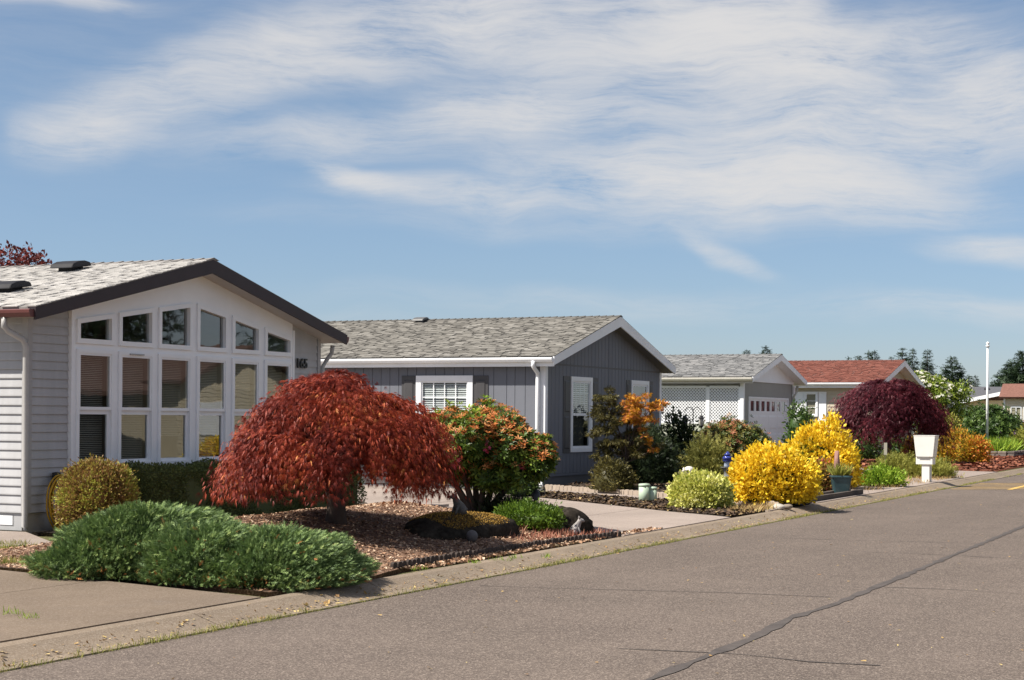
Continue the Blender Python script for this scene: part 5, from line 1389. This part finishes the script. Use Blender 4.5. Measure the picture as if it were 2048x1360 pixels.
for i, (px, py, D, hw, lab) in enumerate([(1493, 697, 150, 14, 'tiny dark conifer tip above the grey roof, left of its neighbour'), (1532, 689, 150, 20, 'dark conifer tip above the grey roof peak'),
        (1586, 718, 170, 11, 'small conifer tip just over the red roof ridge'), (1696, 712, 200, 9, 'leftmost small conifer above the red roof'), (1716, 707, 190, 16, 'rounded conifer above the middle of the red roof'),
        (1737, 700, 195, 16, 'pointed conifer left of centre above the red roof'), (1749, 698, 190, 14, 'slender conifer beside the pointed one above the red roof'), (1783, 712, 190, 8, 'small conifer near the red roof peak'),
        (1805, 694, 170, 22, 'tall conifer directly behind the red roof peak'), (1826, 695, 165, 16, 'narrow conifer right of the red roof peak'), (1855, 697, 160, 20, 'dark conifer above the dogwood'),
        (1905, 710, 150, 34, 'tall layered conifer left of the flagpole'), (1938, 749, 190, 16, 'small conifer above the slate roof'), (1951, 750, 200, 12, 'slender conifer above the slate roof'),
        (1984, 763, 210, 14, 'small conifer just right of the flagpole'), (2018, 722, 170, 40, 'broad conifer above the far beige house'), (2046, 698, 160, 48, 'tall conifer at the right edge of the frame'), (1962, 772, 230, 26, 'faint low conifer behind the flagpole')]):
    fir(lab, px, py, D, hw*1.35, M_CONIF, 200+i)
# trees across the street, mirrored in the windows
crown_tree('conifer_tree', 'large tree across the street, mirrored in the upper left windows', 66, -24, .1, 15, 5.5, M_CONIF, 121, 1800, .9, .4, 'spray', None, 34, .12)
crown_tree('conifer_tree', 'large tree across the street, mirrored in the middle windows', 84, -24, .1, 15, 5.5, M_CONIF, 122, 1800, .9, .4, 'spray', None, 34, .12)
crown_tree('conifer_tree', 'large tree across the street, mirrored in the right windows', 104, -30, .1, 17, 6.5, M_CONIF, 123, 1800, 1.0, .4, 'spray', None, 34, .12)

# ---- ground litter, weeds and grass
chips('bark_mulch', 'light and red bark chips strewn over the maple bed', B1, 48000, .0175, BARK, 131)
chips('bark_mulch', 'dark bark chips on the strip by the utility posts', B2, 9000, .045, BARK_DK, 132)
chips('bark_mulch', 'dark bark chips in front of the grey house', B3, 12000, .05, BARK_DK, 133)
chips('bark_mulch', 'red bark chips under the purple maple', B4, 9000, .09, BARK_RED, 134)
def tufts(name, label, P2, size, m, seed, per=12, spread=.04, zfun=None, kind='blade'):
    rs = rng(seed); P2 = np.asarray(P2, float); n = len(P2)
    P = np.repeat(P2, per, axis=0)+rs.randn(n*per, 2)*spread
    z = zfun(P) if zfun is not None else np.full(len(P), .12)
    D = np.column_stack([rs.randn(len(P), 2)*.45, np.ones(len(P))])
    o = scatter(name, kind, np.column_stack([P, z]), D, size*rs.uniform(.4, 1.2, len(P)), rs.rand(len(P)), m, None, rs)
    return tag(o, label, None, kind='stuff')
rs = rng(140)
ed = rs.uniform(8.5, 60, 1500); den = np.sin(ed*1.7)+np.sin(ed*.63+1)+rs.randn(1500)*.7
ed = ed[den > .1]
tufts('kerb_weeds', 'yellow green weeds growing in the joint between kerb and asphalt', np.column_stack([ed, 7.705+rs.randn(len(ed))*.012]), .05, M_GRASSY, 141, 9, .03, lambda P: np.full(len(P), .005))
ed2 = rs.uniform(8.5, 50, 3600)
tufts('kerb_moss', 'fine moss line along the asphalt edge', np.column_stack([ed2, 7.70+rs.randn(len(ed2))*.010]), .022, M_GRASSY, 142, 7, .02, lambda P: np.full(len(P), .004))
gp = rs.uniform((14.75, 11.9), (17.2, 14.2), (700, 2)); gp = gp[(gp[:, 1] > 12.3+.6*(gp[:, 0]-14.7)) | (gp[:, 0] < 15.2)]
tufts('grass_patch', 'dry yellow green grass patch at the left edge by the juniper', gp, .07, M_GRASSY, 143, 10, .05, lambda P: np.full(len(P), .13))
rp = np.array([(22.3, 8.75)])+rs.randn(260, 2)*np.array([.75, .28]); rp = rp[in_poly(rp, B1[1])]
tufts('red_groundcover', 'reddish ground cover spreading at the kerb end of the bark bed', rp, .11, M_REDGR, 144, 9, .05, lambda P: B1[2](P)-.01)
wp_ = np.vstack([np.array([gpt(1083, 1115, .12), gpt(835, 1140, .12), gpt(940, 1128, .12), gpt(1000, 1122, .12), gpt(20, 1225, .13), gpt(76, 1233, .13), gpt(388, 1168, .13), gpt(1025, 1118, .12)])]*3)+rs.randn(24, 2)*.06
tufts('weeds', 'small green weeds along kerb and driveway joints', wp_, .055, M_LIME, 145, 12, .03, lambda P: np.full(len(P), .125))
dl = np.array([gpt(1515, 1022, .13)])+rs.randn(160, 2)*np.array([.5, .22])
dl = dl[dl[:, 1] > 8.2]
tufts('dry_grass', 'dry straw coloured tufts at the tip of the bark strip', dl, .12, M_DRY, 146, 8, .05, lambda P: np.full(len(P), .135))
dl = np.array([gpt(700, 1188, .12)])+rs.randn(420, 2)*np.array([.6, .12]); dl = dl[dl[:, 1] > 7.78]
o = scatter('fallen_leaves', 'chip', np.column_stack([dl, np.where(dl[:, 1] < 8.1, .03+.09*np.clip((dl[:, 1]-7.75)/.35, 0, 1), .125)]), rs.randn(len(dl), 3)*np.array([1, 1, .4]), .020*rs.uniform(.5, 1.4, len(dl)), rs.rand(len(dl)), M_DRY, None, rs); tag(o, 'dry yellow leaves fallen on the kerb by the juniper', None, kind='stuff')
dl = rs.uniform((16.4, 8.18), (24.3, 8.40), (900, 2))
o = scatter('fallen_leaves', 'chip', np.column_stack([dl, np.full(len(dl), .126)]), rs.randn(len(dl), 3)*np.array([1, 1, .3]), .026*rs.uniform(.5, 1.3, len(dl)), rs.rand(len(dl)), BARK, None, rs); tag(o, 'bark and leaf litter spilled between edging and kerb', None, kind='stuff')
dl = rs.uniform((40, 8.3), (52, 10), (500, 2)); tufts('dry_grass', 'sparse dry grass around the mailbox', dl, .10, M_DRY, 147, 5, .06, lambda P: np.full(len(P), .13))
dl = np.column_stack([rs.uniform(9, 40, 260), rs.uniform(1.5, 7.6, 260)])
o = scatter('road_litter', 'chip', np.column_stack([dl, np.full(len(dl), .019)]), rs.randn(len(dl), 3)*np.array([1, 1, .1]), .014*rs.uniform(.4, 1.6, len(dl)), rs.rand(len(dl)), M_DRY, None, rs, np.column_stack([rs.randn(len(dl), 2)*.2, np.ones(len(dl))])); tag(o, 'tiny leaves and grit scattered on the asphalt', None, kind='stuff')
def far_growth():
    rs = rng(150); P = []
    for (x0, x1, y0, y1, h, n) in ((84, 104, 15, 24, 1.6, 5000), (62, 71, 16, 24, 1.2, 2500), (112, 170, 9.5, 14, 1.5, 3000)):
        p = rs.uniform((x0, y0, .1), (x1, y1, h), (n, 3)); p[:, 2] *= .5+.5*np.abs(np.sin(p[:, 0]*1.3)*np.cos(p[:, 1]*.9)); P.append(p)
    P = np.vstack(P)
    o = scatter('background_shrubbery', 'leaf', P, rs.randn(len(P), 3), .22, rs.rand(len(P)), M_GREEN, None, rs); tag(o, 'mass of low green planting in the far gardens', None, kind='stuff')
far_growth()

rs = rng(160); n = 1500
gx = rs.uniform(9, 45, n); gy = 7.74+np.abs(rs.randn(n))*.11
gy = np.clip(gy, 7.72, 8.1)
o = scatter('gutter_litter', 'chip', np.column_stack([gx, gy, .018+.095*np.clip((gy-7.76)/.32, 0, 1)+.004]), rs.randn(n, 3)*np.array([1, 1, .25]), .011*rs.uniform(.4, 1.8, n), rs.rand(n), M_DRY, None, rs, np.column_stack([rs.randn(n, 2)*.3, np.ones(n)])); tag(o, 'leaf bits and grit gathered along the kerb', None, kind='stuff')
# ------------------------------------------------------------------ garden and street objects
def edging(label, pts, m, pitch, w, h, th, zf, seed):
    rs = rng(seed); root = thing('garden_edging', label, 'edging', (pts[0][0], pts[0][1], .13))
    prof = [(-w/2, -.06), (w/2, -.06), (w/2, h*.55)]+[(w/2*math.cos(a), h*.55+h*.45*math.sin(a)) for a in np.linspace(.25, math.pi-.25, 7)]+[(-w/2, h*.55)]
    me = MB().prism_xz(prof, -th/2, th/2).mesh(m)
    for a, b in zip(pts[:-1], pts[1:]):
        L_ = math.dist(a, b); n = max(1, int(L_/pitch)); ang = math.atan2(b[1]-a[1], b[0]-a[0])
        for k in range(n):
            t = (k+.5)/n; p = (a[0]+(b[0]-a[0])*t, a[1]+(b[1]-a[1])*t)
            o = link('edging_block', me, root, (p[0]-pts[0][0]+rs.uniform(-.006, .006), p[1]-pts[0][1]+rs.uniform(-.006, .006), rs.uniform(-.008, .008)))
            o.rotation_euler = (rs.uniform(-.06, .06), rs.uniform(-.04, .04), ang+rs.uniform(-.05, .05))
edging('scalloped concrete edging along the dark bed by the grey house', [(36.55, 15.1), (34.25, 11.7), (33.05, 9.95), (31.2, 8.3)], mat('cement_edging', (.36, .29, .23), .9, .15, 5, .3, 60), .148, .14, .10, .05, None, 301)
edging('low dark scalloped edging along the kerb side of the maple bed', [(16.3, 8.47), (19.1, 8.44), (20.9, 8.36), (22.45, 8.16)], mat('dark_edging', (.05, .036, .03), .9, .3, 5, .3, 60), .105, .09, .062, .035, None, 302)
def simple(name, label, cat, loc, rz=0, group=None): return thing(name, label, cat, loc, rz, group)

# mailbox cluster on a white post
def mailbox():
    root = thing('mailbox', 'white flared cluster mailbox on a square post at the kerb', 'mailbox', (46.72, 8.42, .13), R(-4))
    M_ = mat('mailbox_white', (.72, .71, .67), .5, .04, 4)
    SEAM = mat('mailbox_seam', (.25, .25, .25), .6, .05, 4)
    # local x along the road, y towards the house; the front (lit) side looks back at the camera, -x
    zb, zt = .66, 1.21
    a = [(-.19, -.21, zb), (.19, -.21, zb), (.19, .24, zb), (-.19, .24, zb)]
    b = [(-.205, -.265, zt), (.205, -.265, zt), (.205, .305, zt), (-.205, .305, zt)]
    MB().loft(a, b).build('box', M_, root, bevel=.008)
    MB().box(-.212, .212, -.272, .312, zt+.001, zt+.016).build('lid', M_, root, bevel=.006)
    MB().box(-.155, .155, -.19, .25, .46, .655).build('lower_box', M_, root, bevel=.006)
    MB().box(-.12, -.02, -.10, .10, -.05, .46).build('post', M_, root); MB().box(.03, .12, -.10, .10, -.05, .46).build('post', M_, root)
    for k in range(4):
        y0 = -.19+k*.105
        MB().loft([(.188, y0, zb+.06), (.188, y0+.09, zb+.06), (.200, y0+.095, zt-.08), (.200, y0-.005, zt-.08)], [(.198, y0, zb+.06), (.198, y0+.09, zb+.06), (.212, y0+.095, zt-.08), (.212, y0-.005, zt-.08)]).build('door', M_, root)
    MB().loft([(-.10, -.218, zb+.06), (.10, -.218, zb+.06), (.13, -.260, zt-.08), (-.13, -.260, zt-.08)], [(-.10, -.226, zb+.06), (.10, -.226, zb+.06), (.13, -.268, zt-.08), (-.13, -.268, zt-.08)]).build('door', M_, root)
    MB().box(-.196, -.186, -.1, .18, zb-.016, zb-.002).build('slot', SEAM, root)
mailbox()
def signpost():
    root = thing('sign_post', 'thin metal post with a narrow blank plate, seen edge on beside the driveway', 'sign', (50.6, 10.3, .13), R(15))
    G_ = mat('galvanised_post', (.30, .30, .29), .5, .1, 5)
    MB().box(-.02, .02, -.02, .02, -.1, .95).build('post', G_, root)
    MB().box(-.028, -.021, -.045, .045, .62, .97).build('plate', mat('plate_tan', (.45, .42, .34), .6, .08, 5), root)
signpost()
def flagpole():
    p = at(1974, 885, 80.0); x, y = float(p[0]), float(p[1]); root = thing('flagpole', 'tall white flagpole with a small finial beside the mauve rhododendron', 'flagpole', (x, y, .13))
    W_ = mat('pole_white', (.78, .78, .78), .4, .03, 4)
    h = float(at(1976, 690, 80.0)[2])-.13
    MB().tube([(0, 0, -.1), (0, 0, h*.5), (0, 0, h-.1)], [.062, .055, .045], 12).build('pole', W_, root, True)
    MB().lathe([(.05, h-.10), (.09, h-.08), (.09, h-.02), (.03, h), (.08, h+.05), (.08, h+.10), (.02, h+.15)], (0, 0, 0), 12).build('finial', W_, root, True)
    MB().box(-.09, -.05, -.03, .03, .9, 1.1).build('cleat', mat('galvanised_post', (.3, .3, .29)), root)
flagpole()
PED = mat('pedestal_green', (.40, .50, .38), .55, .04, 4)
for px, w, top, D, lab in ((1288.5, .105, .35, 33.4, 'taller of the two pale green utility posts on the bark strip'), (1305.5, .08, .29, 33.0, 'shorter of the two pale green utility posts on the bark strip')):
    g = gpt(px, 1003, .16)
    root = thing('utility_post', lab, 'utility post', (g[0], g[1], .15), 0, 'green utility posts')
    MB().lathe([(w, -.05), (w, top-.05)], (0, 0, 0), 20).build('body', PED, root, True)
    MB().lathe([(w*1.05, top-.055), (w*1.05, top-.02), (w*.95, top-.006), (w*.5, top), (.01, top+.003)], (0, 0, 0), 20).build('cap', PED, root, True)
def turtle():
    g = at(1378, 940, 40.0); x, y = float(g[0]), float(g[1])
    root = thing('stone_pedestal', 'flat topped brown pedestal carrying the white turtle', 'pedestal', (x, y, .2))
    BR = mat('brown_stone', (.16, .13, .10), .9, .15, 6, .3, 50)
    MB().box(-.14, .14, -.14, .14, -.05, .27).build('column', BR, root, bevel=.01)
    MB().prism_xy([(-.2, -.2), (.2, -.2), (.2, .2), (-.2, .2)], .272, .33).build('slab', BR, root, bevel=.01)
    t = thing('turtle_statue', 'white turtle figure on the brown pedestal', 'statue', (x, y, .532), R(70))
    WM = mat('weathered_white', (.66, .63, .58), .7, .12, 12, .3, 60)
    MB().lathe([(.01, .0), (.115, .02), (.12, .045), (.095, .085), (.055, .112), (.01, .12)], (0, 0, .0), 16).build('shell', WM, t, True)
    MB().lathe([(.01, -.035), (.03, -.02), (.036, .005), (.026, .03), (.006, .04)], (.145, 0, .05), 10).build('head', WM, t, True)
    for sx in (-1, 1):
        for sy in (-1, 1): MB().tube([(sx*.07, sy*.07, .035), (sx*.11, sy*.11, .0)], [.026, .02], 7).build('leg', WM, t, True)
turtle()
def lantern_hooks():
    g = at(1386, 870, 44.0); x, y = float(g[0]), float(g[1])
    BLK = mat('black_metal', (.02, .02, .022), .35, .1, 4)
    top = float(at(1386, 816, 44.0)[2])
    root = thing('shepherd_hook', 'black double shepherd hook in front of the lattice wall', 'garden hook', (x, y, .2), YAW-R(90))
    h = top-.2
    MB().tube([(0, 0, -.1), (0, 0, h*.5), (0, 0, h-.03)], .011, 6).build('pole', BLK, root, True)
    lanterns = []
    for s in (-1, 1):
        MB().tube([(0, 0, h-.06), (s*.05, 0, h+.01), (s*.12, 0, h+.02), (s*.18, 0, h-.03), (s*.215, 0, h-.09), (s*.20, 0, h-.12)], .009, 6).build('arm', BLK, root, True)
    rx = np.array([math.cos(YAW-R(90)), math.sin(YAW-R(90))])
    for s, lab in ((-1, 'black hanging lantern on the left arm of the shepherd hook'), (1, 'black hanging lantern on the right arm of the shepherd hook')):
        lx, ly = x+rx[0]*s*.205, y+rx[1]*s*.205
        zt = .2+h-.12
        l = thing('hanging_lantern', lab, 'lantern', (lx, ly, zt-.34), 0, 'lanterns on the shepherd hook')
        MB().tube([(0, 0, .27), (0, 0, .345)], .006, 6).build('ring', BLK, l)
        MB().lathe([(.07, .19), (.078, .20), (.045, .25), (.012, .28)], (0, 0, 0), 8).build('roof', BLK, l)
        MB().lathe([(.01, -.06), (.03, -.03), (.06, .0), (.068, .02)], (0, 0, 0), 8).build('base', BLK, l)
        MB().lathe([(.052, .02), (.06, .1), (.052, .19)], (0, 0, 0), 8).build('glass', mat('lantern_glass', (.35, .34, .30), .15, .05, 4), l)
        for k in range(6):
            a = math.pi*k/3; MB().tube([(.062*math.cos(a), .062*math.sin(a), .015), (.07*math.cos(a), .07*math.sin(a), .1), (.064*math.cos(a), .064*math.sin(a), .20)], .006, 5).build('bar', BLK, l)
lantern_hooks()
def blue_ornament():
    g = at(1455, 940, 40.5); x, y = float(g[0]), float(g[1])
    zt = lambda py: float(at(1455, py, 40.5)[2])
    root = thing('plant_stand', 'grey stone stand holding the blue glazed ornament', 'stand', (x, y, .18))
    GS = mat('grey_stand', (.16, .16, .16), .8, .15, 6, .3, 50)
    z1, z2 = zt(957)-.18, zt(934)-.18
    MB().box(-.24, .24, -.22, .22, -.02, z1-.06).build('plinth', GS, root, bevel=.02)
    MB().box(-.28, .28, -.26, .26, z1-.058, z1).build('slab', GS, root, bevel=.01)
    MB().lathe([(.13, z1+.002), (.09, z1+.06), (.075, z1+.14), (.13, z2-.03), (.17, z2)], (0, 0, 0), 14).build('column', GS, root, True)
    o = thing('glazed_ornament', 'cobalt blue glazed pagoda ornament on the grey stand', 'ornament', (x, y, z2+.182))
    BL = mat('cobalt_glaze', (.035, .05, .24), .15, .15, 8, spec=.6); PL = mat('pale_glaze', (.45, .52, .66), .2, .1, 8)
    MB().lathe([(.07, 0), (.085, .02), (.075, .10), (.09, .12)], (0, 0, 0), 14).build('foot', PL, o, True)
    MB().lathe([(.09, .121), (.12, .14), (.10, .18), (.13, .20), (.10, .24), (.06, .26)], (0, 0, 0), 14).build('body', BL, o, True)
    MB().lathe([(.05, .261), (.09, .28), (.05, .31), (.03, .34), (.008, .36)], (0, 0, 0), 14).build('crown', BL, o, True)
blue_ornament()
def pot():
    g = at(1682, 965, 37.6); x, y = float(g[0]), float(g[1])
    root = thing('flower_pot', 'square tapered teal pot with yellow grass and orange flowers', 'flower pot', (x, y, .14), R(20))
    T_ = mat('teal_glaze', (.035, .075, .085), .3, .2, 4, spec=.5)
    z1 = .39
    a = [(-.15, -.15, 0), (.15, -.15, 0), (.15, .15, 0), (-.15, .15, 0)]; b = [(-.21, -.21, z1), (.21, -.21, z1), (.21, .21, z1), (-.21, .21, z1)]
    MB().loft(a, b).build('body', T_, root, bevel=.03)
    MB().box(-.225, .225, -.225, .225, z1-.035, z1+.012).build('rim', T_, root, bevel=.015)
    MB().box(-.19, .19, -.19, .19, z1+.0125, z1+.02).build('soil', SOIL_DK, root)
    rs = rng(320); n = 170
    P = np.column_stack([rs.uniform(-.17, .17, (n, 2)), np.full(n, z1+.02)])
    scatter('grass_leaves', 'blade', P, np.column_stack([P[:, :2]*2.5+rs.randn(n, 2)*.3, np.ones(n)*.8]), .30*rs.uniform(.5, 1.1, n), rs.rand(n), M_HEATHER, root, rs)
    n = 40; P = np.column_stack([rs.uniform(.0, .2, n), rs.uniform(-.25, -.05, n), z1+.05+rs.rand(n)*.12])
    scatter('flowers', 'flower', P, np.column_stack([rs.randn(n, 2)*.4, np.ones(n)]), .04, rs.rand(n), M_ORANGE, root, rs)
pot()
def driftwood():
    g = at(1674, 945, 39.8); x, y = float(g[0]), float(g[1]); h = float(at(1674, 902, 39.8)[2])-.15
    root = thing('driftwood_post', 'weathered reddish driftwood post standing behind the teal pot', 'post', (x, y, .15))
    W_ = mat('driftwood', (.28, .15, .12), .85, .35, 9, .6, 30, stretch=(1, 1, .25))
    MB().tube([(0, 0, -.1), (.01, .02, h*.35), (-.015, 0, h*.7), (.02, .01, h)], [.10, .078, .07, .05], 9).build('trunk', W_, root, True)
driftwood()
def timbers():
    T_ = mat('old_timber', (.07, .055, .045), .9, .25, 5, .4, 40, stretch=(.2, 1, 1))
    for (a, b, lab) in (((33.6, 8.62), (39.0, 8.75), 'dark landscape timber behind, beside the golden shrub'), ((32.9, 8.36), (38.3, 8.32), 'dark landscape timber in front, nearest the kerb')):
        L_ = math.dist(a, b)
        root = thing('landscape_timber', lab, 'timber', (a[0], a[1], .12), math.atan2(b[1]-a[1], b[0]-a[0]))
        MB().box(0, L_*.497, -.05, .05, 0, .10).build('beam', T_, root, bevel=.012); MB().box(L_*.503, L_, -.048, .052, 0, .097).build('beam', T_, root, bevel=.012)
timbers()
for k, (px, py, D, s, lab) in enumerate(((1432, 925, 42.5, .28, 'tan boulder left of the blue ornament'), (1490, 918, 42.0, .26, 'tan boulder right of the blue ornament'), (1559, 1019, 31.4, .12, 'pale flat stone at the golden shrub by the path'), (1575, 1022, 31.6, .10, 'small brown stone under the golden shrub by the path'))):
    g = at(px, py, D); rock('garden_stone', lab, float(g[0]), float(g[1]), .16 if k > 1 else .2, s, s*.8, s*(.45 if k > 1 else 1.6), .4*k, STONE2 if k != 2 else mat('pale_stone', (.42, .38, .33), .9, .15, 5, .4, 40), 330+k)
def stone_wall():
    x0, x1, yy = 77.2, 83.2, 10.35
    root = thing('stone_wall', 'low grey stacked stone wall holding the daylilies', 'wall', (x0, yy, .1))
    rs = rng(340); ms = [mat('wall_stone_%d' % k, c, .9, .2, 5, .4, 40) for k, c in enumerate(((.17, .14, .12), (.12, .10, .09), (.22, .18, .15)))]
    for r_ in range(3):
        x = -.1*(r_ % 2)
        while x < x1-x0:
            l = rs.uniform(.32, .6)
            MB().box(x+.01, x+l-.01, -.13+rs.uniform(-.02, .02), .16, r_*.13+.006, r_*.13+.122).build('stone', ms[rs.randint(3)], root, bevel=.02); x += l
        y = .17
        while y < 3.0:
            l = rs.uniform(.3, .55); MB().box(-.15+rs.uniform(-.02, .02), .14, y+.01, y+l-.01, r_*.13+.006, r_*.13+.122).build('stone', ms[rs.randint(3)], root, bevel=.02); y += l
    rs = rng(341); n = 2600
    lp = rs.uniform((x0+.2, yy+.2), (x1, yy+2.8), (n, 2))
    d = thing('daylily_bed', 'clump of bright green daylily leaves above the low stone wall', 'plant', (x0+2, yy+1.4, .4))
    P = np.column_stack([lp-np.array([x0+2, yy+1.4]), np.full(n, .02)])
    scatter('foliage', 'blade', P, np.column_stack([rs.randn(n, 2)*.6, np.ones(n)]), .62*rs.uniform(.6, 1.2, n), rs.rand(n), M_LIME, d, rs)
    MB().box(-1.9, 1.2, -1.2, 1.4, -.3, .0).build('soil', SOIL_DK, d)
stone_wall()
def small_figures():
    BZ = lambda x, y: bz(B1, x, y)
    # stone animal sitting on the mossy boulder
    g = at(914, 1030, 22.4); x, y = 21.05, 10.0
    C_ = mat('grey_cast_stone', (.10, .095, .09), .9, .3, 20, .5, 60)
    def sitter(name, label, px, py, D, z, sc, m, rz, ears=True):
        g = at(px, py, D); root = thing(name, label, 'statue', (float(g[0]), float(g[1]), z), rz)
        mb_ = MB()
        # one continuous body: haunch, chest, neck, head, muzzle
        mb_.tube([(-.075*sc, 0, .0), (-.07*sc, 0, .045*sc), (-.035*sc, 0, .10*sc), (.005*sc, 0, .155*sc), (.03*sc, 0, .20*sc), (.05*sc, 0, .235*sc), (.09*sc, 0, .228*sc), (.118*sc, 0, .218*sc)],
                 [.075*sc, .085*sc, .072*sc, .055*sc, .040*sc, .044*sc, .026*sc, .012*sc], 10)
        mb_.build('body', m, root, True)
        for s in (-1, 1):
            MB().tube([(.0, s*.035*sc, .13*sc), (.035*sc, s*.04*sc, .05*sc), (.05*sc, s*.04*sc, 0)], [.026*sc, .018*sc, .02*sc], 7).build('foreleg', m, root, True)
            if ears: MB().tube([(.035*sc, s*.022*sc, .255*sc), (.03*sc, s*.035*sc, .30*sc)], [.016*sc, .003], 6).build('ear', m, root, True)
            MB().lathe([(.005, -.04*sc), (.045*sc, -.02*sc), (.045*sc, .03*sc), (.01, .055*sc)], (-.05*sc, s*.055*sc, .045*sc), 9).build('haunch', m, root, True)
        return root
    sitter('animal_statue', 'small grey stone animal sitting on the mossy boulder', 914, 1036, 22.0, .50, .95, C_, R(150), False)
    r_ = sitter('fox_statue', 'white and grey fox figure at the end of the bark bed', 1154, 1068, 23.6, .135, .88, mat('fox_white', (.27, .25, .24), .8, .6, 16, .3, 60), YAW-R(90)+R(10))
    MB().tube([(-.13, 0, .03), (-.2, .02, .05), (-.22, .03, .12), (-.19, .03, .17)], [.025, .035, .035, .01], 8).build('tail', mat('fox_white', (.42, .40, .39)), r_, True)
    BK = mat('dark_bird', (.025, .025, .03), .6, .2, 10)
    g = at(1072, 1002, 24.6); root = thing('bird_ornament', 'dark bird shaped ornament perched on the boulder', 'ornament', (float(g[0]), float(g[1]), float(g[2])), R(20))
    MB().tube([(-.10, 0, .0), (-.05, 0, .05), (.0, 0, .085), (.05, 0, .12), (.085, 0, .125), (.115, 0, .118)], [.008, .05, .062, .045, .03, .006], 10).build('body', BK, root, True)
    MB().tube([(0, .02, -.16), (0, .02, .05)], .012, 6).build('stake', BK, root)
    g = at(944, 1060, 21.5); root = thing('garden_ball', 'small round stone ball in the shade before the mossy boulder', 'ornament', (float(g[0]), float(g[1]), BZ(float(g[0]), float(g[1]))))
    MB().lathe([(.004, -.005)]+[(.075*math.sin(a), .07-.075*math.cos(a)) for a in np.linspace(.3, math.pi-.1, 9)], (0, 0, .0), 14).build('ball', mat('ball_grey', (.11, .10, .10), .7, .15, 10), root, True)
small_figures()
def hose():
    # reel on the gable wall of the left house, beside the round shrub
    a = np.array([math.cos(HANG), math.sin(HANG)]); b = np.array([-math.sin(HANG), math.cos(HANG)])
    p = np.array([18.87, 15.31])+a*.52-b*.10
    root = thing('garden_hose', 'coiled yellow garden hose hanging on the wall behind the round shrub', 'hose', (p[0], p[1], .15), HANG)
    Y_ = mat('yellow_hose', (.50, .28, .015), .45, .12, 6); BK = mat('black_metal', (.02, .02, .022))
    rs = rng(350)
    for k in range(9):
        rx = .16+.012*k; rz = .30+.014*k; y0 = -.02-.016*(k % 4)
        MB().tube([(rx*math.cos(t)+rs.uniform(-.006, .006), y0+rs.uniform(-.006, .006), .40+rz*math.sin(t)*(1.0 if math.sin(t) < 0 else .82)) for t in np.linspace(0, 2*math.pi, 25)], .0125, 6).build('coil', Y_, root, True)
    MB().lathe([(.02, -.04), (.06, -.03), (.06, .05), (.02, .06)], (0, .03, .72), 12).build('hanger', BK, root)
    MB().tube([(0, .02, .62), (-.12, -.01, .70), (-.17, -.02, .62), (-.18, -.02, .45)], .014, 6).build('loop', BK, root, True)
hose()
